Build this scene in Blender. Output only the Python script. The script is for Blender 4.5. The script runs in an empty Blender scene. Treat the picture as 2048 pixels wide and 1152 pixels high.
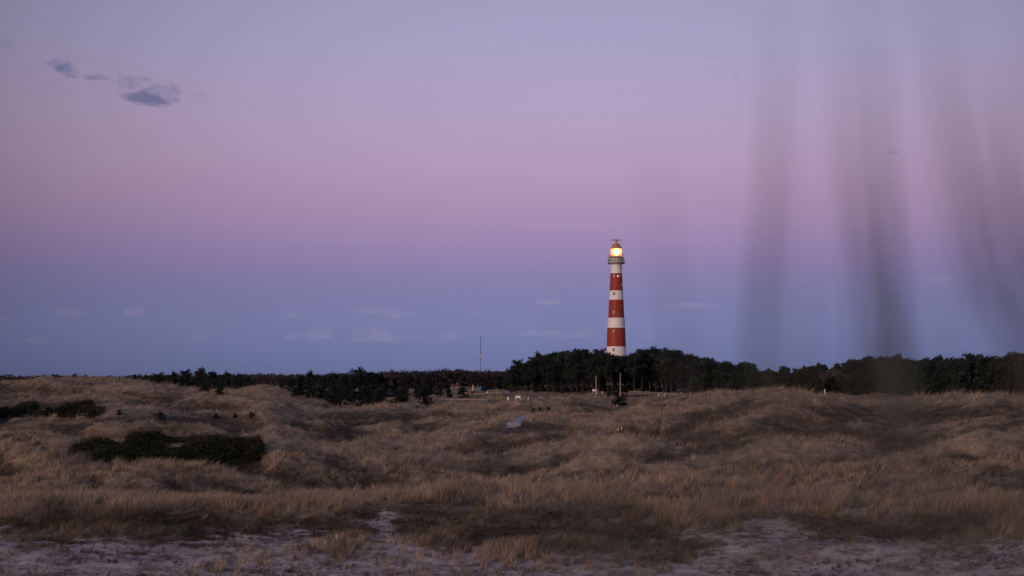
import bpy, math, random
import numpy as np
from mathutils import Vector
random.seed(7)
rng = np.random.default_rng(7)
R = math.radians
S = bpy.context.scene

# ------------------------------------------------------------------ camera, sky, sun
F = 2844.0            # focal length in photo pixels (50 mm on 36 mm, 2048 px wide)
ZC = 5.5              # camera height above the plain
HOR = 757.0           # photo row of the horizon
cam = bpy.data.cameras.new("camera")
cam.lens = 50; cam.sensor_width = 36
cam.shift_y = (HOR - 576) / 2048
cam.clip_start = 0.05; cam.clip_end = 20000
cam.dof.use_dof = True; cam.dof.focus_distance = 300; cam.dof.aperture_fstop = 1.95
co = bpy.data.objects.new("camera", cam); S.collection.objects.link(co)
co.location = (0, 0, ZC); co.rotation_euler = (R(90), 0, 0)
S.camera = co
S.view_settings.view_transform = 'Standard'; S.view_settings.look = 'None'
S.view_settings.exposure = 0; S.view_settings.gamma = 1
S.cycles.use_denoising = True
S.cycles.max_bounces = 5
S.cycles.diffuse_bounces = 2
S.cycles.transparent_max_bounces = 8

SUN_EL, SUN_AZ = 3.0, 218.0     # azimuth clockwise from +Y: behind the camera, a little to the left
sun = bpy.data.lights.new("sun", 'SUN'); sun.energy = 1.1; sun.angle = R(14); sun.color = (1, 0.80, 0.70)
so = bpy.data.objects.new("sun", sun); S.collection.objects.link(so)
sd = Vector((math.sin(R(SUN_AZ)) * math.cos(R(9)), math.cos(R(SUN_AZ)) * math.cos(R(9)), math.sin(R(9))))
so.rotation_euler = sd.to_track_quat('Z', 'Y').to_euler()

def lin(r, g, b):
    f = lambda c: (c / 255 / 12.92) if c <= 10 else ((c / 255 + 0.055) / 1.055) ** 2.4
    return (f(r), f(g), f(b), 1)

world = bpy.data.worlds.new("World"); S.world = world
world.use_nodes = True
nt = world.node_tree; N = nt.nodes; L = nt.links
for n in list(N): N.remove(n)
def _set(sock, v):
    if hasattr(v, 'is_linked') or hasattr(v, 'links'): L.new(v, sock)
    else: sock.default_value = v
def M(op, a, b=None, c=None, clamp=False):
    n = N.new('ShaderNodeMath'); n.operation = op; n.use_clamp = clamp
    _set(n.inputs[0], a)
    if b is not None: _set(n.inputs[1], b)
    if c is not None: _set(n.inputs[2], c)
    return n.outputs[0]
def MIX(fac, a, b, mode='MIX'):
    n = N.new('ShaderNodeMix'); n.data_type = 'RGBA'; n.blend_type = mode
    _set(n.inputs[0], fac); _set(n.inputs[6], a); _set(n.inputs[7], b)
    return n.outputs[2]
tc = N.new('ShaderNodeTexCoord')
sx = N.new('ShaderNodeSeparateXYZ'); L.new(tc.outputs['Generated'], sx.inputs[0])
X, Y, Z = sx.outputs
hyp = M('SQRT', M('ADD', M('MULTIPLY', X, X), M('MULTIPLY', Y, Y)))
T = M('DIVIDE', Z, M('MAXIMUM', hyp, 0.001))
ramp = N.new('ShaderNodeValToRGB'); L.new(M('MULTIPLY', T, 1 / 0.6), ramp.inputs[0])
SKYC = [(757, 104, 111, 153), (700, 114, 121, 165), (650, 121, 126, 170), (600, 127, 126, 171), (550, 137, 128, 172), (500, 152, 133, 176),
        (450, 164, 140, 178), (400, 172, 147, 181), (330, 179, 155, 188), (250, 180, 160, 193), (170, 175, 162, 196), (90, 168, 162, 197), (0, 162, 158, 192),
        (-900, 118, 128, 172)]
el = ramp.color_ramp.elements
while len(el) < len(SKYC): el.new(0.5)
for e, (v, r, g, b) in zip(el, SKYC):
    e.position = min(1, (HOR - v) / F / 0.6); e.color = lin(r, g, b)
S_ = M('DIVIDE', X, M('MAXIMUM', Y, 0.05))
front = M('GREATER_THAN', Y, 0.3)
# the anti-twilight arch fades away from its centre
dev = M('SUBTRACT', S_, 0.05)
fall = M('MAXIMUM', M('SUBTRACT', 1.0, M('MULTIPLY', M('MULTIPLY', dev, dev), 2.35)), 0.56)
fallc = N.new('ShaderNodeCombineColor'); [L.new(fall, fallc.inputs[i]) for i in range(3)]
col = MIX(1.0, ramp.outputs[0], fallc.outputs[0], 'MULTIPLY')
# clouds
cv = N.new('ShaderNodeCombineXYZ'); L.new(S_, cv.inputs[0]); L.new(M('MULTIPLY', T, 2.2), cv.inputs[1])
def noise(scale, detail=5, rough=0.6):
    n = N.new('ShaderNodeTexNoise'); n.inputs['Scale'].default_value = scale; n.inputs['Detail'].default_value = detail
    n.inputs['Roughness'].default_value = rough; L.new(cv.outputs[0], n.inputs['Vector']); return n.outputs[0]
n1 = noise(75); n2 = noise(40)
def cloud(u, v, a, b, k, gain, tilt=0.0, nz=None):
    ds = M('SUBTRACT', S_, (u - 1024) / F); dt = M('SUBTRACT', M('ADD', T, M('MULTIPLY', ds, tilt)), (HOR - v) / F)
    # flat base: the lower half is thinner than the upper
    dt2 = M('MULTIPLY', dt, M('ADD', 1.0, M('MULTIPLY', M('LESS_THAN', dt, 0.0), 1.1)))
    p = M('DIVIDE', ds, a / F); q = M('DIVIDE', dt2, b / F)
    r2 = M('ADD', M('MULTIPLY', p, p), M('MULTIPLY', q, q))
    m = M('ADD', M('SUBTRACT', 0.75, r2), M('MULTIPLY', M('SUBTRACT', n1 if nz is None else nz, 0.5), k))
    return M('MULTIPLY', M('MULTIPLY', m, gain, clamp=True), front)
dark = None
for args in [(298, 206, 70, 36, 2.6, 1.5, .03), (270, 186, 62, 34, 4.5, .6), (330, 185, 34, 22, 4.5, .6), (125, 158, 44, 24, 3.0, 1.2, .3), (120, 146, 40, 20, 4.5, .5), (190, 170, 40, 11, 3.0, .8), (280, 150, 30, 12, 4, .22), (8, 118, 26, 18, 4, .35), (400, 195, 18, 9, 4, .25, .2),
             (1428, 112, 20, 6, 3, .3), (1785, 312, 18, 9, 4, .3), (1470, 150, 12, 12, 4, .2), (1095, 272, 22, 12, 5, .15)]:
    args = (args[0], args[1] + 11, args[2], args[3], args[4], args[5] * .85) + tuple(args[6:]); c = cloud(*args); dark = c if dark is None else M('MAXIMUM', dark, c)
light = None
for args in [(270, 628, 26, 16, 3, .6), (140, 632, 40, 12, 3, .4), (590, 672, 24, 10, 3, .55), (640, 672, 34, 17, 2.5, .8), (755, 672, 52, 22, 2.5, .8), (745, 622, 45, 11, 3, .5), (800, 628, 44, 12, 3, .5),
             (900, 674, 26, 16, 3, .5), (1100, 603, 34, 8, 2.5, .8), (1095, 666, 95, 9, 3, .6), (1150, 668, 50, 12, 3, .5), (1380, 611, 55, 9, 2.5, .8), (1880, 564, 48, 8, 2.5, .8), (390, 678, 22, 9, 3, .5),
             (80, 683, 34, 10, 3, .4), (1300, 670, 26, 8, 3, .4), (585, 630, 24, 6, 3, .4), (830, 676, 20, 8, 3, .4), (945, 622, 20, 6, 3, .35), (430, 634, 28, 6, 3, .3), (1600, 560, 34, 8, 3, .3), (15, 640, 24, 8, 3, .3)]:
    args = (args[0], args[1] + 3, args[2] * 1.15, args[3] * 1.25, args[4], args[5] * .75); c = cloud(*args); light = c if light is None else M('MAXIMUM', light, c)
col = MIX(M('MULTIPLY', dark, 0.95), col, lin(108, 107, 142))
col = MIX(M('MULTIPLY', light, 0.42), col, MIX(fall, lin(118, 100, 125), lin(182, 160, 184)))
# afterglow behind the camera: the physical sky with the sun low in the west
ns = N.new('ShaderNodeTexSky'); ns.sky_type = 'NISHITA'; ns.sun_disc = False
ns.sun_elevation = R(SUN_EL); ns.sun_rotation = R(SUN_AZ); ns.air_density = 1.3; ns.dust_density = 2.0
west = M('MULTIPLY', M('SUBTRACT', 0.0, Y), 1.6, clamp=True)
bgA = N.new('ShaderNodeBackground'); L.new(col, bgA.inputs[0]); bgA.inputs[1].default_value = 1.0
bgB = N.new('ShaderNodeBackground'); L.new(ns.outputs[0], bgB.inputs[0]); L.new(M('MULTIPLY', west, 0.10), bgB.inputs[1])
ad = N.new('ShaderNodeAddShader'); L.new(bgA.outputs[0], ad.inputs[0]); L.new(bgB.outputs[0], ad.inputs[1])
wo = N.new('ShaderNodeOutputWorld'); L.new(ad.outputs[0], wo.inputs[0])

# ------------------------------------------------------------------ helpers
def W(u, v, D):                      # world point seen at photo pixel (u, v) at distance D
    return Vector(((u - 1024) / F * D, D, ZC + (HOR - v) / F * D))

def tag(o, label=None, cat=None, group=None, kind=None):
    if label: o['label'] = label
    if cat: o['category'] = cat
    if group: o['group'] = group
    if kind: o['kind'] = kind
    return o

def link(o, parent=None):
    S.collection.objects.link(o)
    if parent is not None: o.parent = parent
    return o

def empty(name, loc=(0, 0, 0), rz=0):
    o = bpy.data.objects.new(name, None); o.empty_display_size = 0.3
    o.location = loc; o.rotation_euler = (0, 0, rz); return link(o)

def mesh_np(name, verts, faces_flat, sizes, mats, parent=None, colors=None, mat_idx=None, smooth=False, make_obj=True):
    me = bpy.data.meshes.new(name)
    verts = np.asarray(verts, np.float32); faces_flat = np.asarray(faces_flat, np.int32); sizes = np.asarray(sizes, np.int32)
    me.vertices.add(len(verts)); me.vertices.foreach_set('co', verts.ravel())
    me.loops.add(len(faces_flat)); me.loops.foreach_set('vertex_index', faces_flat)
    me.polygons.add(len(sizes))
    st = np.zeros(len(sizes), np.int32); st[1:] = np.cumsum(sizes)[:-1]
    me.polygons.foreach_set('loop_start', st)
    if mat_idx is not None: me.polygons.foreach_set('material_index', np.asarray(mat_idx, np.int32))
    if smooth: me.polygons.foreach_set('use_smooth', np.ones(len(sizes), bool))
    me.update(calc_edges=True)
    if colors is not None:
        for k, arr in colors.items():
            arr = np.asarray(arr, np.float32)
            if arr.ndim == 1:
                a = me.attributes.new(k, 'FLOAT', 'POINT'); a.data.foreach_set('value', arr)
            else:
                a = me.attributes.new(k, 'FLOAT_COLOR', 'POINT')
                c = np.ones((len(arr), 4), np.float32); c[:, :3] = arr; a.data.foreach_set('color', c.ravel())
    for m in (mats if isinstance(mats, (list, tuple)) else [mats]): me.materials.append(m)
    if not make_obj: return me
    return link(bpy.data.objects.new(name, me), parent)

class MB:
    """collects simple shapes into one mesh"""
    def __init__(s): s.v = []; s.f = []; s.m = []; s.mi = 0
    def add(s, vs, fs):
        o = len(s.v); s.v += [tuple(v) for v in vs]
        for f in fs: s.f.append([i + o for i in f]); s.m.append(s.mi)
    def box(s, c, d, rz=0, taper=1.0):
        c = Vector(c); hx, hy, hz = d[0] / 2, d[1] / 2, d[2] / 2; ca, sa = math.cos(rz), math.sin(rz); vs = []
        for z in (-1, 1):
            k = 1 if z < 0 else taper
            for x, y in ((-1, -1), (1, -1), (1, 1), (-1, 1)):
                px, py = x * hx * k, y * hy * k
                vs.append((c.x + px * ca - py * sa, c.y + px * sa + py * ca, c.z + z * hz))
        s.add(vs, [(3, 2, 1, 0), (4, 5, 6, 7), (0, 1, 5, 4), (1, 2, 6, 5), (2, 3, 7, 6), (3, 0, 4, 7)])
    def tube(s, pts, rad, n=8, cap=True):
        pts = [Vector(p) for p in pts]
        if not hasattr(rad, '__len__'): rad = [rad] * len(pts)
        vs = []; fs = []
        for i, p in enumerate(pts):
            d = (pts[min(i + 1, len(pts) - 1)] - pts[max(i - 1, 0)]).normalized()
            a = d.orthogonal() if abs(d.z) < 0.9 else Vector((1, 0, 0)); a = (a - d * a.dot(d)).normalized(); b = d.cross(a)
            for k in range(n):
                t = 2 * math.pi * k / n; vs.append(p + (a * math.cos(t) + b * math.sin(t)) * rad[i])
        for i in range(len(pts) - 1):
            for k in range(n):
                k2 = (k + 1) % n; fs.append((i * n + k, i * n + k2, (i + 1) * n + k2, (i + 1) * n + k))
        if cap: fs.append(tuple(range(n))[::-1]); fs.append(tuple((len(pts) - 1) * n + k for k in range(n)))
        s.add(vs, fs)
    def lathe(s, prof, c=(0, 0), n=48, mats=None):
        vs = []; 
        for r, z in prof:
            for k in range(n):
                t = 2 * math.pi * k / n; vs.append((c[0] + r * math.cos(t), c[1] + r * math.sin(t), z))
        o = len(s.v); s.v += vs
        for i in range(len(prof) - 1):
            for k in range(n):
                k2 = (k + 1) % n
                s.f.append([o + i * n + k, o + i * n + k2, o + (i + 1) * n + k2, o + (i + 1) * n + k]); s.m.append(mats[i] if mats else s.mi)
    def prism(s, outline, y0, y1):           # outline in x,z, extruded along y
        n = len(outline); vs = [(x, y0, z) for x, z in outline] + [(x, y1, z) for x, z in outline]
        s.add(vs, [tuple(range(n)), tuple(range(2 * n - 1, n - 1, -1))] + [(i, i + n, (i + 1) % n + n, (i + 1) % n) for i in range(n)])
    def build(s, name, mats, parent=None, smooth=False, bevel=0):
        me = bpy.data.meshes.new(name); me.from_pydata(s.v, [], s.f)
        for m in (mats if isinstance(mats, (list, tuple)) else [mats]): me.materials.append(m)
        me.polygons.foreach_set('material_index', s.m)
        if smooth: me.polygons.foreach_set('use_smooth', [True] * len(s.f))
        me.update(); o = link(bpy.data.objects.new(name, me), parent)
        if bevel:
            b = o.modifiers.new('bevel', 'BEVEL'); b.width = bevel; b.segments = 2
        return o

def material(name, color, rough=0.8, metal=0.0, var=0.0, vscale=5.0, emit=None, estr=0.0, bump=0.0, spec=0.3, dirt=None, dscale=1.0):
    m = bpy.data.materials.new(name); m.use_nodes = True; t = m.node_tree; b = t.nodes['Principled BSDF']
    b.inputs['Base Color'].default_value = (*color, 1); b.inputs['Roughness'].default_value = rough
    b.inputs['Metallic'].default_value = metal; b.inputs['Specular IOR Level'].default_value = spec
    g = t.nodes.new('ShaderNodeTexCoord'); nz = t.nodes.new('ShaderNodeTexNoise'); nz.inputs['Scale'].default_value = vscale; nz.inputs['Detail'].default_value = 6
    t.links.new(g.outputs['Object'], nz.inputs['Vector'])
    if var:
        hs = t.nodes.new('ShaderNodeHueSaturation'); hs.inputs['Color'].default_value = (*color, 1)
        mr = t.nodes.new('ShaderNodeMapRange'); mr.inputs[1].default_value = .3; mr.inputs[2].default_value = .7
        mr.inputs[3].default_value = 1 - var; mr.inputs[4].default_value = 1 + var
        t.links.new(nz.outputs[0], mr.inputs[0]); t.links.new(mr.outputs[0], hs.inputs['Value']); t.links.new(hs.outputs[0], b.inputs['Base Color'])
    if bump:
        bp = t.nodes.new('ShaderNodeBump'); bp.inputs['Strength'].default_value = bump; t.links.new(nz.outputs[0], bp.inputs['Height']); t.links.new(bp.outputs[0], b.inputs['Normal'])
    if emit: b.inputs['Emission Color'].default_value = (*emit, 1); b.inputs['Emission Strength'].default_value = estr
    return m

# numpy noise ---------------------------------------------------------------
_tab = rng.random((256, 256))
def vnoise(x, y):
    xi = np.floor(x).astype(int); yi = np.floor(y).astype(int); fx = x - xi; fy = y - yi
    fx = fx * fx * fx * (fx * (fx * 6 - 15) + 10); fy = fy * fy * fy * (fy * (fy * 6 - 15) + 10)
    a = _tab[xi & 255, yi & 255]; b = _tab[(xi + 1) & 255, yi & 255]; c = _tab[xi & 255, (yi + 1) & 255]; d = _tab[(xi + 1) & 255, (yi + 1) & 255]
    return (a + (b - a) * fx) * (1 - fy) + (c + (d - c) * fx) * fy
def fbm(x, y, o=4, g=0.5, s=0.0):
    r = 0; a = 1; t = 0
    for i in range(o):
        r = r + a * vnoise(x + 17.3 * i + s, y + 9.1 * i - s); t += a; a *= g; x, y = x * 1.93 + y * .31, y * 1.93 - x * .31
    return r / t
def sst(a, b, x):
    t = np.clip((x - a) / (b - a), 0, 1); return t * t * (3 - 2 * t)

# ------------------------------------------------------------------ terrain
# dune ridges: crest points (photo column, row, distance), width of the near and the far side in metres
RIDGES = [
    ([(-260, 775, 330), (0, 770, 320), (60, 761, 315), (150, 756, 310), (230, 760, 305), (300, 765, 300), (370, 775, 290)], 75, 60),
    ([(300, 772, 300), (400, 782, 290), (470, 778, 275), (550, 770, 265), (600, 790, 262)], 40, 20),
    ([(40, 790, 260), (130, 795, 255), (220, 793, 250)], 14, 20),
    ([(-60, 838, 165), (0, 840, 160), (90, 838, 158), (190, 842, 156), (285, 846, 160)], 14, 12),
    ([(110, 896, 132), (180, 868, 142), (250, 850, 150), (330, 845, 152), (420, 849, 150), (500, 868, 140)], 38, 14),
    ([(240, 818, 205), (330, 806, 215), (420, 812, 220)], 20, 14),
    ([(500, 868, 118), (540, 852, 120), (590, 842, 122), (640, 846, 120), (700, 858, 118), (730, 880, 118)], 13, 14),
    ([(640, 838, 150), (700, 838, 152), (760, 848, 150), (800, 862, 146)], 10, 14),
    ([(-80, 912, 98), (80, 914, 97), (180, 905, 97), (300, 897, 99), (420, 893, 99), (500, 890, 98), (560, 905, 96)], 7, 6),
    ([(0, 955, 77), (130, 950, 77), (300, 935, 80), (480, 925, 82), (700, 930, 82), (830, 935, 80)], 7, 5),
    ([(-120, 1012, 62), (60, 1012, 62), (200, 1003, 62), (330, 990, 63), (450, 980, 64), (700, 975, 64), (900, 965, 65), (1010, 955, 66), (1100, 952, 66)], 6.5, 6),
    ([(820, 868, 135), (900, 862, 140), (1000, 868, 135), (1080, 858, 138), (1150, 868, 132)], 9, 9),
    ([(560, 912, 92), (700, 900, 96), (830, 895, 98), (960, 893, 98), (1080, 900, 95)], 8, 7),
    ([(1130, 912, 78), (1190, 902, 76), (1235, 895, 74), (1300, 898, 73), (1370, 915, 72), (1400, 935, 70)], 11, 9),
    ([(1200, 872, 96), (1290, 868, 98), (1400, 864, 100), (1500, 856, 102), (1570, 852, 102), (1700, 862, 100), (1800, 878, 98)], 12, 12),
    ([(1220, 822, 175), (1290, 808, 180), (1340, 800, 180), (1380, 792, 178), (1420, 785, 175), (1470, 783, 172), (1540, 780, 172), (1580, 784, 172), (1640, 793, 172), (1740, 798, 172), (1800, 795, 172)], 38, 28),
    ([(1800, 796, 172), (1850, 790, 168), (1920, 783, 165), (1960, 780, 164), (2000, 786, 164), (2048, 790, 164), (2200, 788, 164)], 40, 26),
    ([(1820, 850, 128), (1850, 832, 128), (1890, 826, 128), (1935, 828, 127), (1975, 848, 126)], 10, 10),
    ([(1790, 880, 92), (1860, 862, 95), (1930, 866, 95), (2048, 876, 92), (2200, 876, 92)], 8, 9),
    ([(1500, 905, 82), (1620, 915, 82), (1740, 920, 80)], 8, 8),
    ([(1840, 935, 74), (1900, 930, 74), (1960, 940, 73), (2060, 945, 72)], 5, 6),
    ([(600, 805, 250), (700, 806, 255), (800, 800, 265), (890, 804, 260), (960, 810, 250)], 20, 20),
    ([(1000, 820, 235), (1080, 822, 240), (1160, 812, 250), (1230, 812, 250)], 16, 14),
    ([(1040, 830, 188), (1120, 824, 192), (1220, 815, 196), (1330, 803, 196), (1390, 796, 190)], 13, 10),
    ([(1130, 880, 112), (1190, 866, 116), (1240, 858, 118), (1290, 866, 116), (1340, 878, 112)], 9, 8),
    ([(1400, 852, 130), (1500, 846, 132), (1600, 838, 134), (1680, 846, 130)], 12, 9),
    ([(880, 925, 84), (960, 918, 86), (1060, 925, 84), (1110, 935, 82)], 6, 6),
    ([(60, 872, 128), (120, 866, 128)], 8, 8), ([(700, 880, 108), (780, 872, 112), (860, 880, 110)], 7, 7), ([(1560, 960, 70), (1660, 965, 70), (1740, 980, 68)], 6, 6),
    ([(1030, 792, 360), (1100, 791, 365), (1200, 793, 360), (1290, 799, 350)], 30, 30),
]
_rp = []
for pts, wn, wf in RIDGES:
    P = np.array([W(*p)[:] for p in pts]); P[:, 2] -= np.where(P[:, 1] > 230, .75, np.where(P[:, 1] > 150, -0.15, np.where(P[:, 1] > 68, .0, .38)))      # room for the grass on the crest
    _rp.append((P, wn, wf))

PATH = np.array([W(1000, 851, 156)[:2], W(1014, 851, 166)[:2], W(1023, 847, 170)[:2], W(1032, 843, 175)[:2], W(1041, 838, 181)[:2], W(1050, 833, 188)[:2], W(1060, 829, 196)[:2], W(1075, 829, 212)[:2]])
PATHZ = [-.5, 0.01, .12, .21, .34, .47, .54, .0]
def seg_dist(px, py, P):
    """distance, parameter value and side of the nearest point of a polyline"""
    best = np.full(px.shape, 1e9); val = np.zeros(px.shape); cy = np.zeros(px.shape)
    for i in range(len(P) - 1):
        ax, ay = P[i, 0], P[i, 1]; bx, by = P[i + 1, 0], P[i + 1, 1]
        t = np.clip(((px - ax) * (bx - ax) + (py - ay) * (by - ay)) / ((bx - ax) ** 2 + (by - ay) ** 2), 0, 1)
        d = np.hypot(px - ax - t * (bx - ax), py - ay - t * (by - ay)); m = d < best
        best = np.where(m, d, best); val = np.where(m, i + t, val); cy = np.where(m, ay + t * (by - ay), cy)
    return best, val, cy

def height0(x, y):
    x = np.asarray(x, float); y = np.asarray(y, float)
    D = np.hypot(x, y)
    wx = x + 3 * (fbm(x / 12, y / 12, 2, s=3) - .5); wy = y + 3 * (fbm(x / 12, y / 12, 2, s=8) - .5)
    base = -0.75 + 1.75 * sst(290, 460, D) + 0 * x
    base = base + .75 - np.clip((61 - D) * .16, 0, 2.9) - .75 * sst(66, 80, D)
    base = base + 0.5 * (fbm(x / 45, y / 40, 3, s=1) - .5) * sst(45, 90, D)
    # sand slope that climbs from the hollow to the left and right foreground
    k = 0.3; acc = np.exp(base / k); dip = 0 * x; cp = 0 * x
    for P, wn, wf in _rp:
        lo = P[:, :2].min(0) - max(wn, wf) * 3; hi = P[:, :2].max(0) + max(wn, wf) * 3
        m = (x > lo[0]) & (x < hi[0]) & (y > lo[1]) & (y < hi[1])
        if not m.any(): continue
        d, t, cy = seg_dist(wx[m] if m.shape else wx, wy[m] if m.shape else wy, P)
        i = np.clip(t.astype(int), 0, len(P) - 2); fr = t - i
        zc = P[i, 2] * (1 - fr) + P[i + 1, 2] * fr
        w = np.where(wy[m] < cy, wn, wf)
        pr = 1 / (1 + (d / (w * .78)) ** 1.6) ** 2.0
        b0 = base[m]; near_side = wy[m] < cy; rise = np.maximum(zc - b0, 0)
        zz = b0 + (zc - b0) * pr
        tr_ = -np.where(near_side, .62, .40) * np.minimum(rise, 1.8) * np.exp(-((d - 1.55 * w) / (.55 * w)) ** 2)
        dip[m] += tr_; cp[m] = np.maximum(cp[m], np.exp(-(d / (.7 * w)) ** 2))
        acc[m] = acc[m] + np.where(zz > b0 + 0.02, np.exp(zz / k) - np.exp(b0 / k), 0)
    z = k * np.log(acc) + dip * sst(58, 75, D)
    # hummocks and blown grass tussocks
    amp = sst(44, 75, D) * (1 - .45 * sst(330, 480, D))
    hm = 1 - np.abs(2 * fbm(x / 13 + y / 60, y / 7, 3, s=5) - 1) * 2.0
    amp = amp * (1 - .3 * cp); calm2 = 1 - .4 * cp
    z = z + amp * ((0.70 + .35 * sst(72, 95, D)) * np.clip(hm - .62, -1.2, .4)) * (1 - .3 * sst(58, 70, D) * (1 - sst(70, 90, D)))
    # separate grassed hummocks, steep towards the sea wind
    un = 1024 + F * x / np.maximum(y, 1); calm = 1 - sst(60, 130, un) * (1 - sst(500, 560, un)) * sst(94, 100, D) * (1 - sst(150, 175, D))
    for c_, hh, s_, lo_, hi_ in ((17., 2.9, 201, 70, 84), (9., 1.25, 233, 64, 74)):
        yy = y / .72 + x * .12; ci = np.floor(x / c_); cj = np.floor(yy / c_); best = 0 * x
        for di in (-1, 0, 1):
            for dj in (-1, 0, 1):
                a_ = (ci + di).astype(int); b__ = (cj + dj).astype(int)
                r1 = _tab[(a_ * 7 + s_) & 255, (b__ * 13) & 255]; r2 = _tab[(a_ * 5) & 255, (b__ * 11 + s_) & 255]; r3 = _tab[(a_ * 3 + 7) & 255, (b__ * 17 + s_) & 255]
                px_ = (a_ + .1 + .8 * r1) * c_; py_ = (b__ + .1 + .8 * r2) * c_; rr_ = (.35 + .4 * r3) * c_
                dy_ = yy - py_; d_ = np.hypot((x - px_) / 1.3, dy_ / np.where(dy_ < 0, .55, 1.15)) + .22 * c_ * (fbm(x / 4, y / 4, 2, s=s_) - .5)
                best = np.maximum(best, r3 ** .7 * np.clip(1 - (d_ / rr_) ** 2, 0, 1) ** 1.3)
        z = z + calm * calm2 * (hh * best * sst(lo_, hi_, D) * (1 - .65 * sst(240, 400, D)) - hh * .22 * sst(lo_, hi_, D))
    rl = np.clip(1 - 5 * np.abs(fbm(x / 30 - y / 50, y / 11, 3, s=19) - .5), 0, 1); z = z + calm2 * 1.1 * rl ** 1.5 * sst(74, 100, D) * (1 - .6 * sst(300, 420, D)) - .2 * sst(74, 100, D)
    hb = 1 - np.abs(2 * fbm(x / 46 + y / 90, y / 24, 3, s=15) - 1) * 2.4
    z = z + 1.5 * sst(150, 250, D) * (1 - .7 * sst(300, 420, D)) * np.clip(hb - .65, -1.3, .35)
    z = z + amp * 0.34 * (fbm(x / 3.2, y / 2.2, 3, s=11) - .5) * 1.6
    z = z + (1 - sst(44, 75, D)) * (0.35 * (fbm(x / 6, y / 5, 4, s=21) - .5) + .10 * (fbm(x / .9, y / .7, 3, s=31) - .5))
    # flattened bed of the footpath
    dp, tp, _ = seg_dist(x, y, PATH)
    zp = np.interp(tp, range(8), PATHZ)
    z = zp + (z - zp) * sst(2.0, 9.0, dp)
    # keep the path in view: no hummock in front of it
    zmax = np.interp(y, [118, 135, 149, 157, 166], [0.7, .3, .12, -.4, -.3]); near = (1 - sst(5, 12, np.abs(x - PATH[1, 0] * y / PATH[1, 1]))) * (y > 118) * (y < 172)
    z = np.where(near > 0, z + (np.minimum(z, zmax) - z) * near, z)
    # the high dune the camera stands on
    z = z * sst(16, 34, D) + 0
    cd = np.interp(D, [0, 2, 6, 12, 20, 30, 36, 1e9], [4.45, 4.4, 4.0, 3.0, 1.5, 0.3, 0, 0])
    z = z + np.where(y < 0, np.maximum(cd, 0), cd)
    return z

SKU = [-600, 0, 60, 150, 230, 300, 350, 420, 470, 520, 550, 580, 640, 700, 760, 830, 900, 1000, 1100, 1200, 1300, 1340, 1380, 1450, 1560, 1640, 1750, 1850, 1950, 2048, 2500]
SKV = [765, 763, 755, 751, 754, 760, 768, 778, 776, 768, 768, 784, 799, 804, 799, 797, 797, 794, 792, 792, 794, 790, 785, 777, 775, 783, 793, 789, 781, 787, 788]
def _skyline(hf):
    u = np.arange(-320, 2400, 8.0); D = np.arange(118, 400, 2.0); U_, D_ = np.meshgrid(u, D); z = hf((U_ - 1024) / F * D_, D_) + .28
    return u, (HOR - (z - ZC) / D_ * F).min(0)
_cu, _cr = _skyline(height0); _cd = np.clip(np.interp(_cu, SKU, SKV) - _cr, -40, 40); _cd = np.convolve(np.pad(_cd, 3, 'edge'), np.ones(7) / 7, 'valid')
def height(x, y):
    x = np.asarray(x, float); y = np.asarray(y, float); z = height0(x, y); D = np.hypot(x, y)
    u = 1024 + F * x / np.maximum(y, 1); w = sst(95, 150, D) * (1 - sst(400, 440, D)) * (y > 0)
    dp, _, _ = seg_dist(x, y, PATH); w = w * sst(3, 12, dp)
    return z - np.interp(u, _cu, _cd) / F * D * w

def sand_amt(x, y):
    D = np.hypot(x, y); u = 1024 + F * x / np.maximum(y, 1)
    row = np.interp(u, [-300, 0, 60, 120, 200, 300, 400, 480, 560, 620, 680, 730, 765, 800, 850, 900, 960, 1040, 1120, 1250, 1400, 1500, 1560, 1620, 1750, 1900, 2048, 2300],
                    [1060, 1062, 1078, 1095, 1080, 1085, 1068, 1078, 1085, 1095, 1110, 1070, 1040, 1060, 1088, 1078, 1090, 1100, 1112, 1125, 1122, 1095, 1072, 1080, 1088, 1098, 1078, 1070])
    lim = 15.26 / (.16 + (row - 14 - HOR) / F)
    s = lim - D + 7.0 * (fbm(x / 2.6, y / 2.0, 4, .6, s=41) - .5) + 5 * (fbm(x / 8, y / 4, 2, s=47) - .5)
    r = .9 * sst(-2.0, 2.4, s)
    d1 = np.hypot((u - 1560) / 60, (D - 54) / 3); d2 = np.hypot((u - 1330) / 70, (D - 62) / 2.5)
    r = np.maximum(r, .6 * (1 - sst(.3, 1.2, np.minimum(d1, d2) + .8 * (fbm(x / 2, y / 2, 3, s=51) - .5))))
    return r * (y > 0)

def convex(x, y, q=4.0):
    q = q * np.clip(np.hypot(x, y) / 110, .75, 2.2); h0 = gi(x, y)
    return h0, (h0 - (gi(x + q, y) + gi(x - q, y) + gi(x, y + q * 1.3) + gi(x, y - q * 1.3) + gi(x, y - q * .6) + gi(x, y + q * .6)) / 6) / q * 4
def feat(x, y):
    """how near a dune crest and how far down its near face a place is: drives the relief shading put into the colour"""
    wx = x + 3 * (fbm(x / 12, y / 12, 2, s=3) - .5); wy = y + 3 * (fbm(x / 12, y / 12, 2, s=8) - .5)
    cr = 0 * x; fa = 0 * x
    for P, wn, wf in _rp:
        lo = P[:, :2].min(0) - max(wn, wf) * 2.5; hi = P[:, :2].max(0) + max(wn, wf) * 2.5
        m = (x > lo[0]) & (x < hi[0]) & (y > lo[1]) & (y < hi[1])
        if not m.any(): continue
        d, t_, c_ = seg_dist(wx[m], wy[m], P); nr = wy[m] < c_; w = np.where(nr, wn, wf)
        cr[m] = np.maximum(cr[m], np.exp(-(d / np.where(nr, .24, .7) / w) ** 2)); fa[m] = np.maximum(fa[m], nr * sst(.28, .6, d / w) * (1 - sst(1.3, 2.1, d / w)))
    return cr, fa
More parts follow.
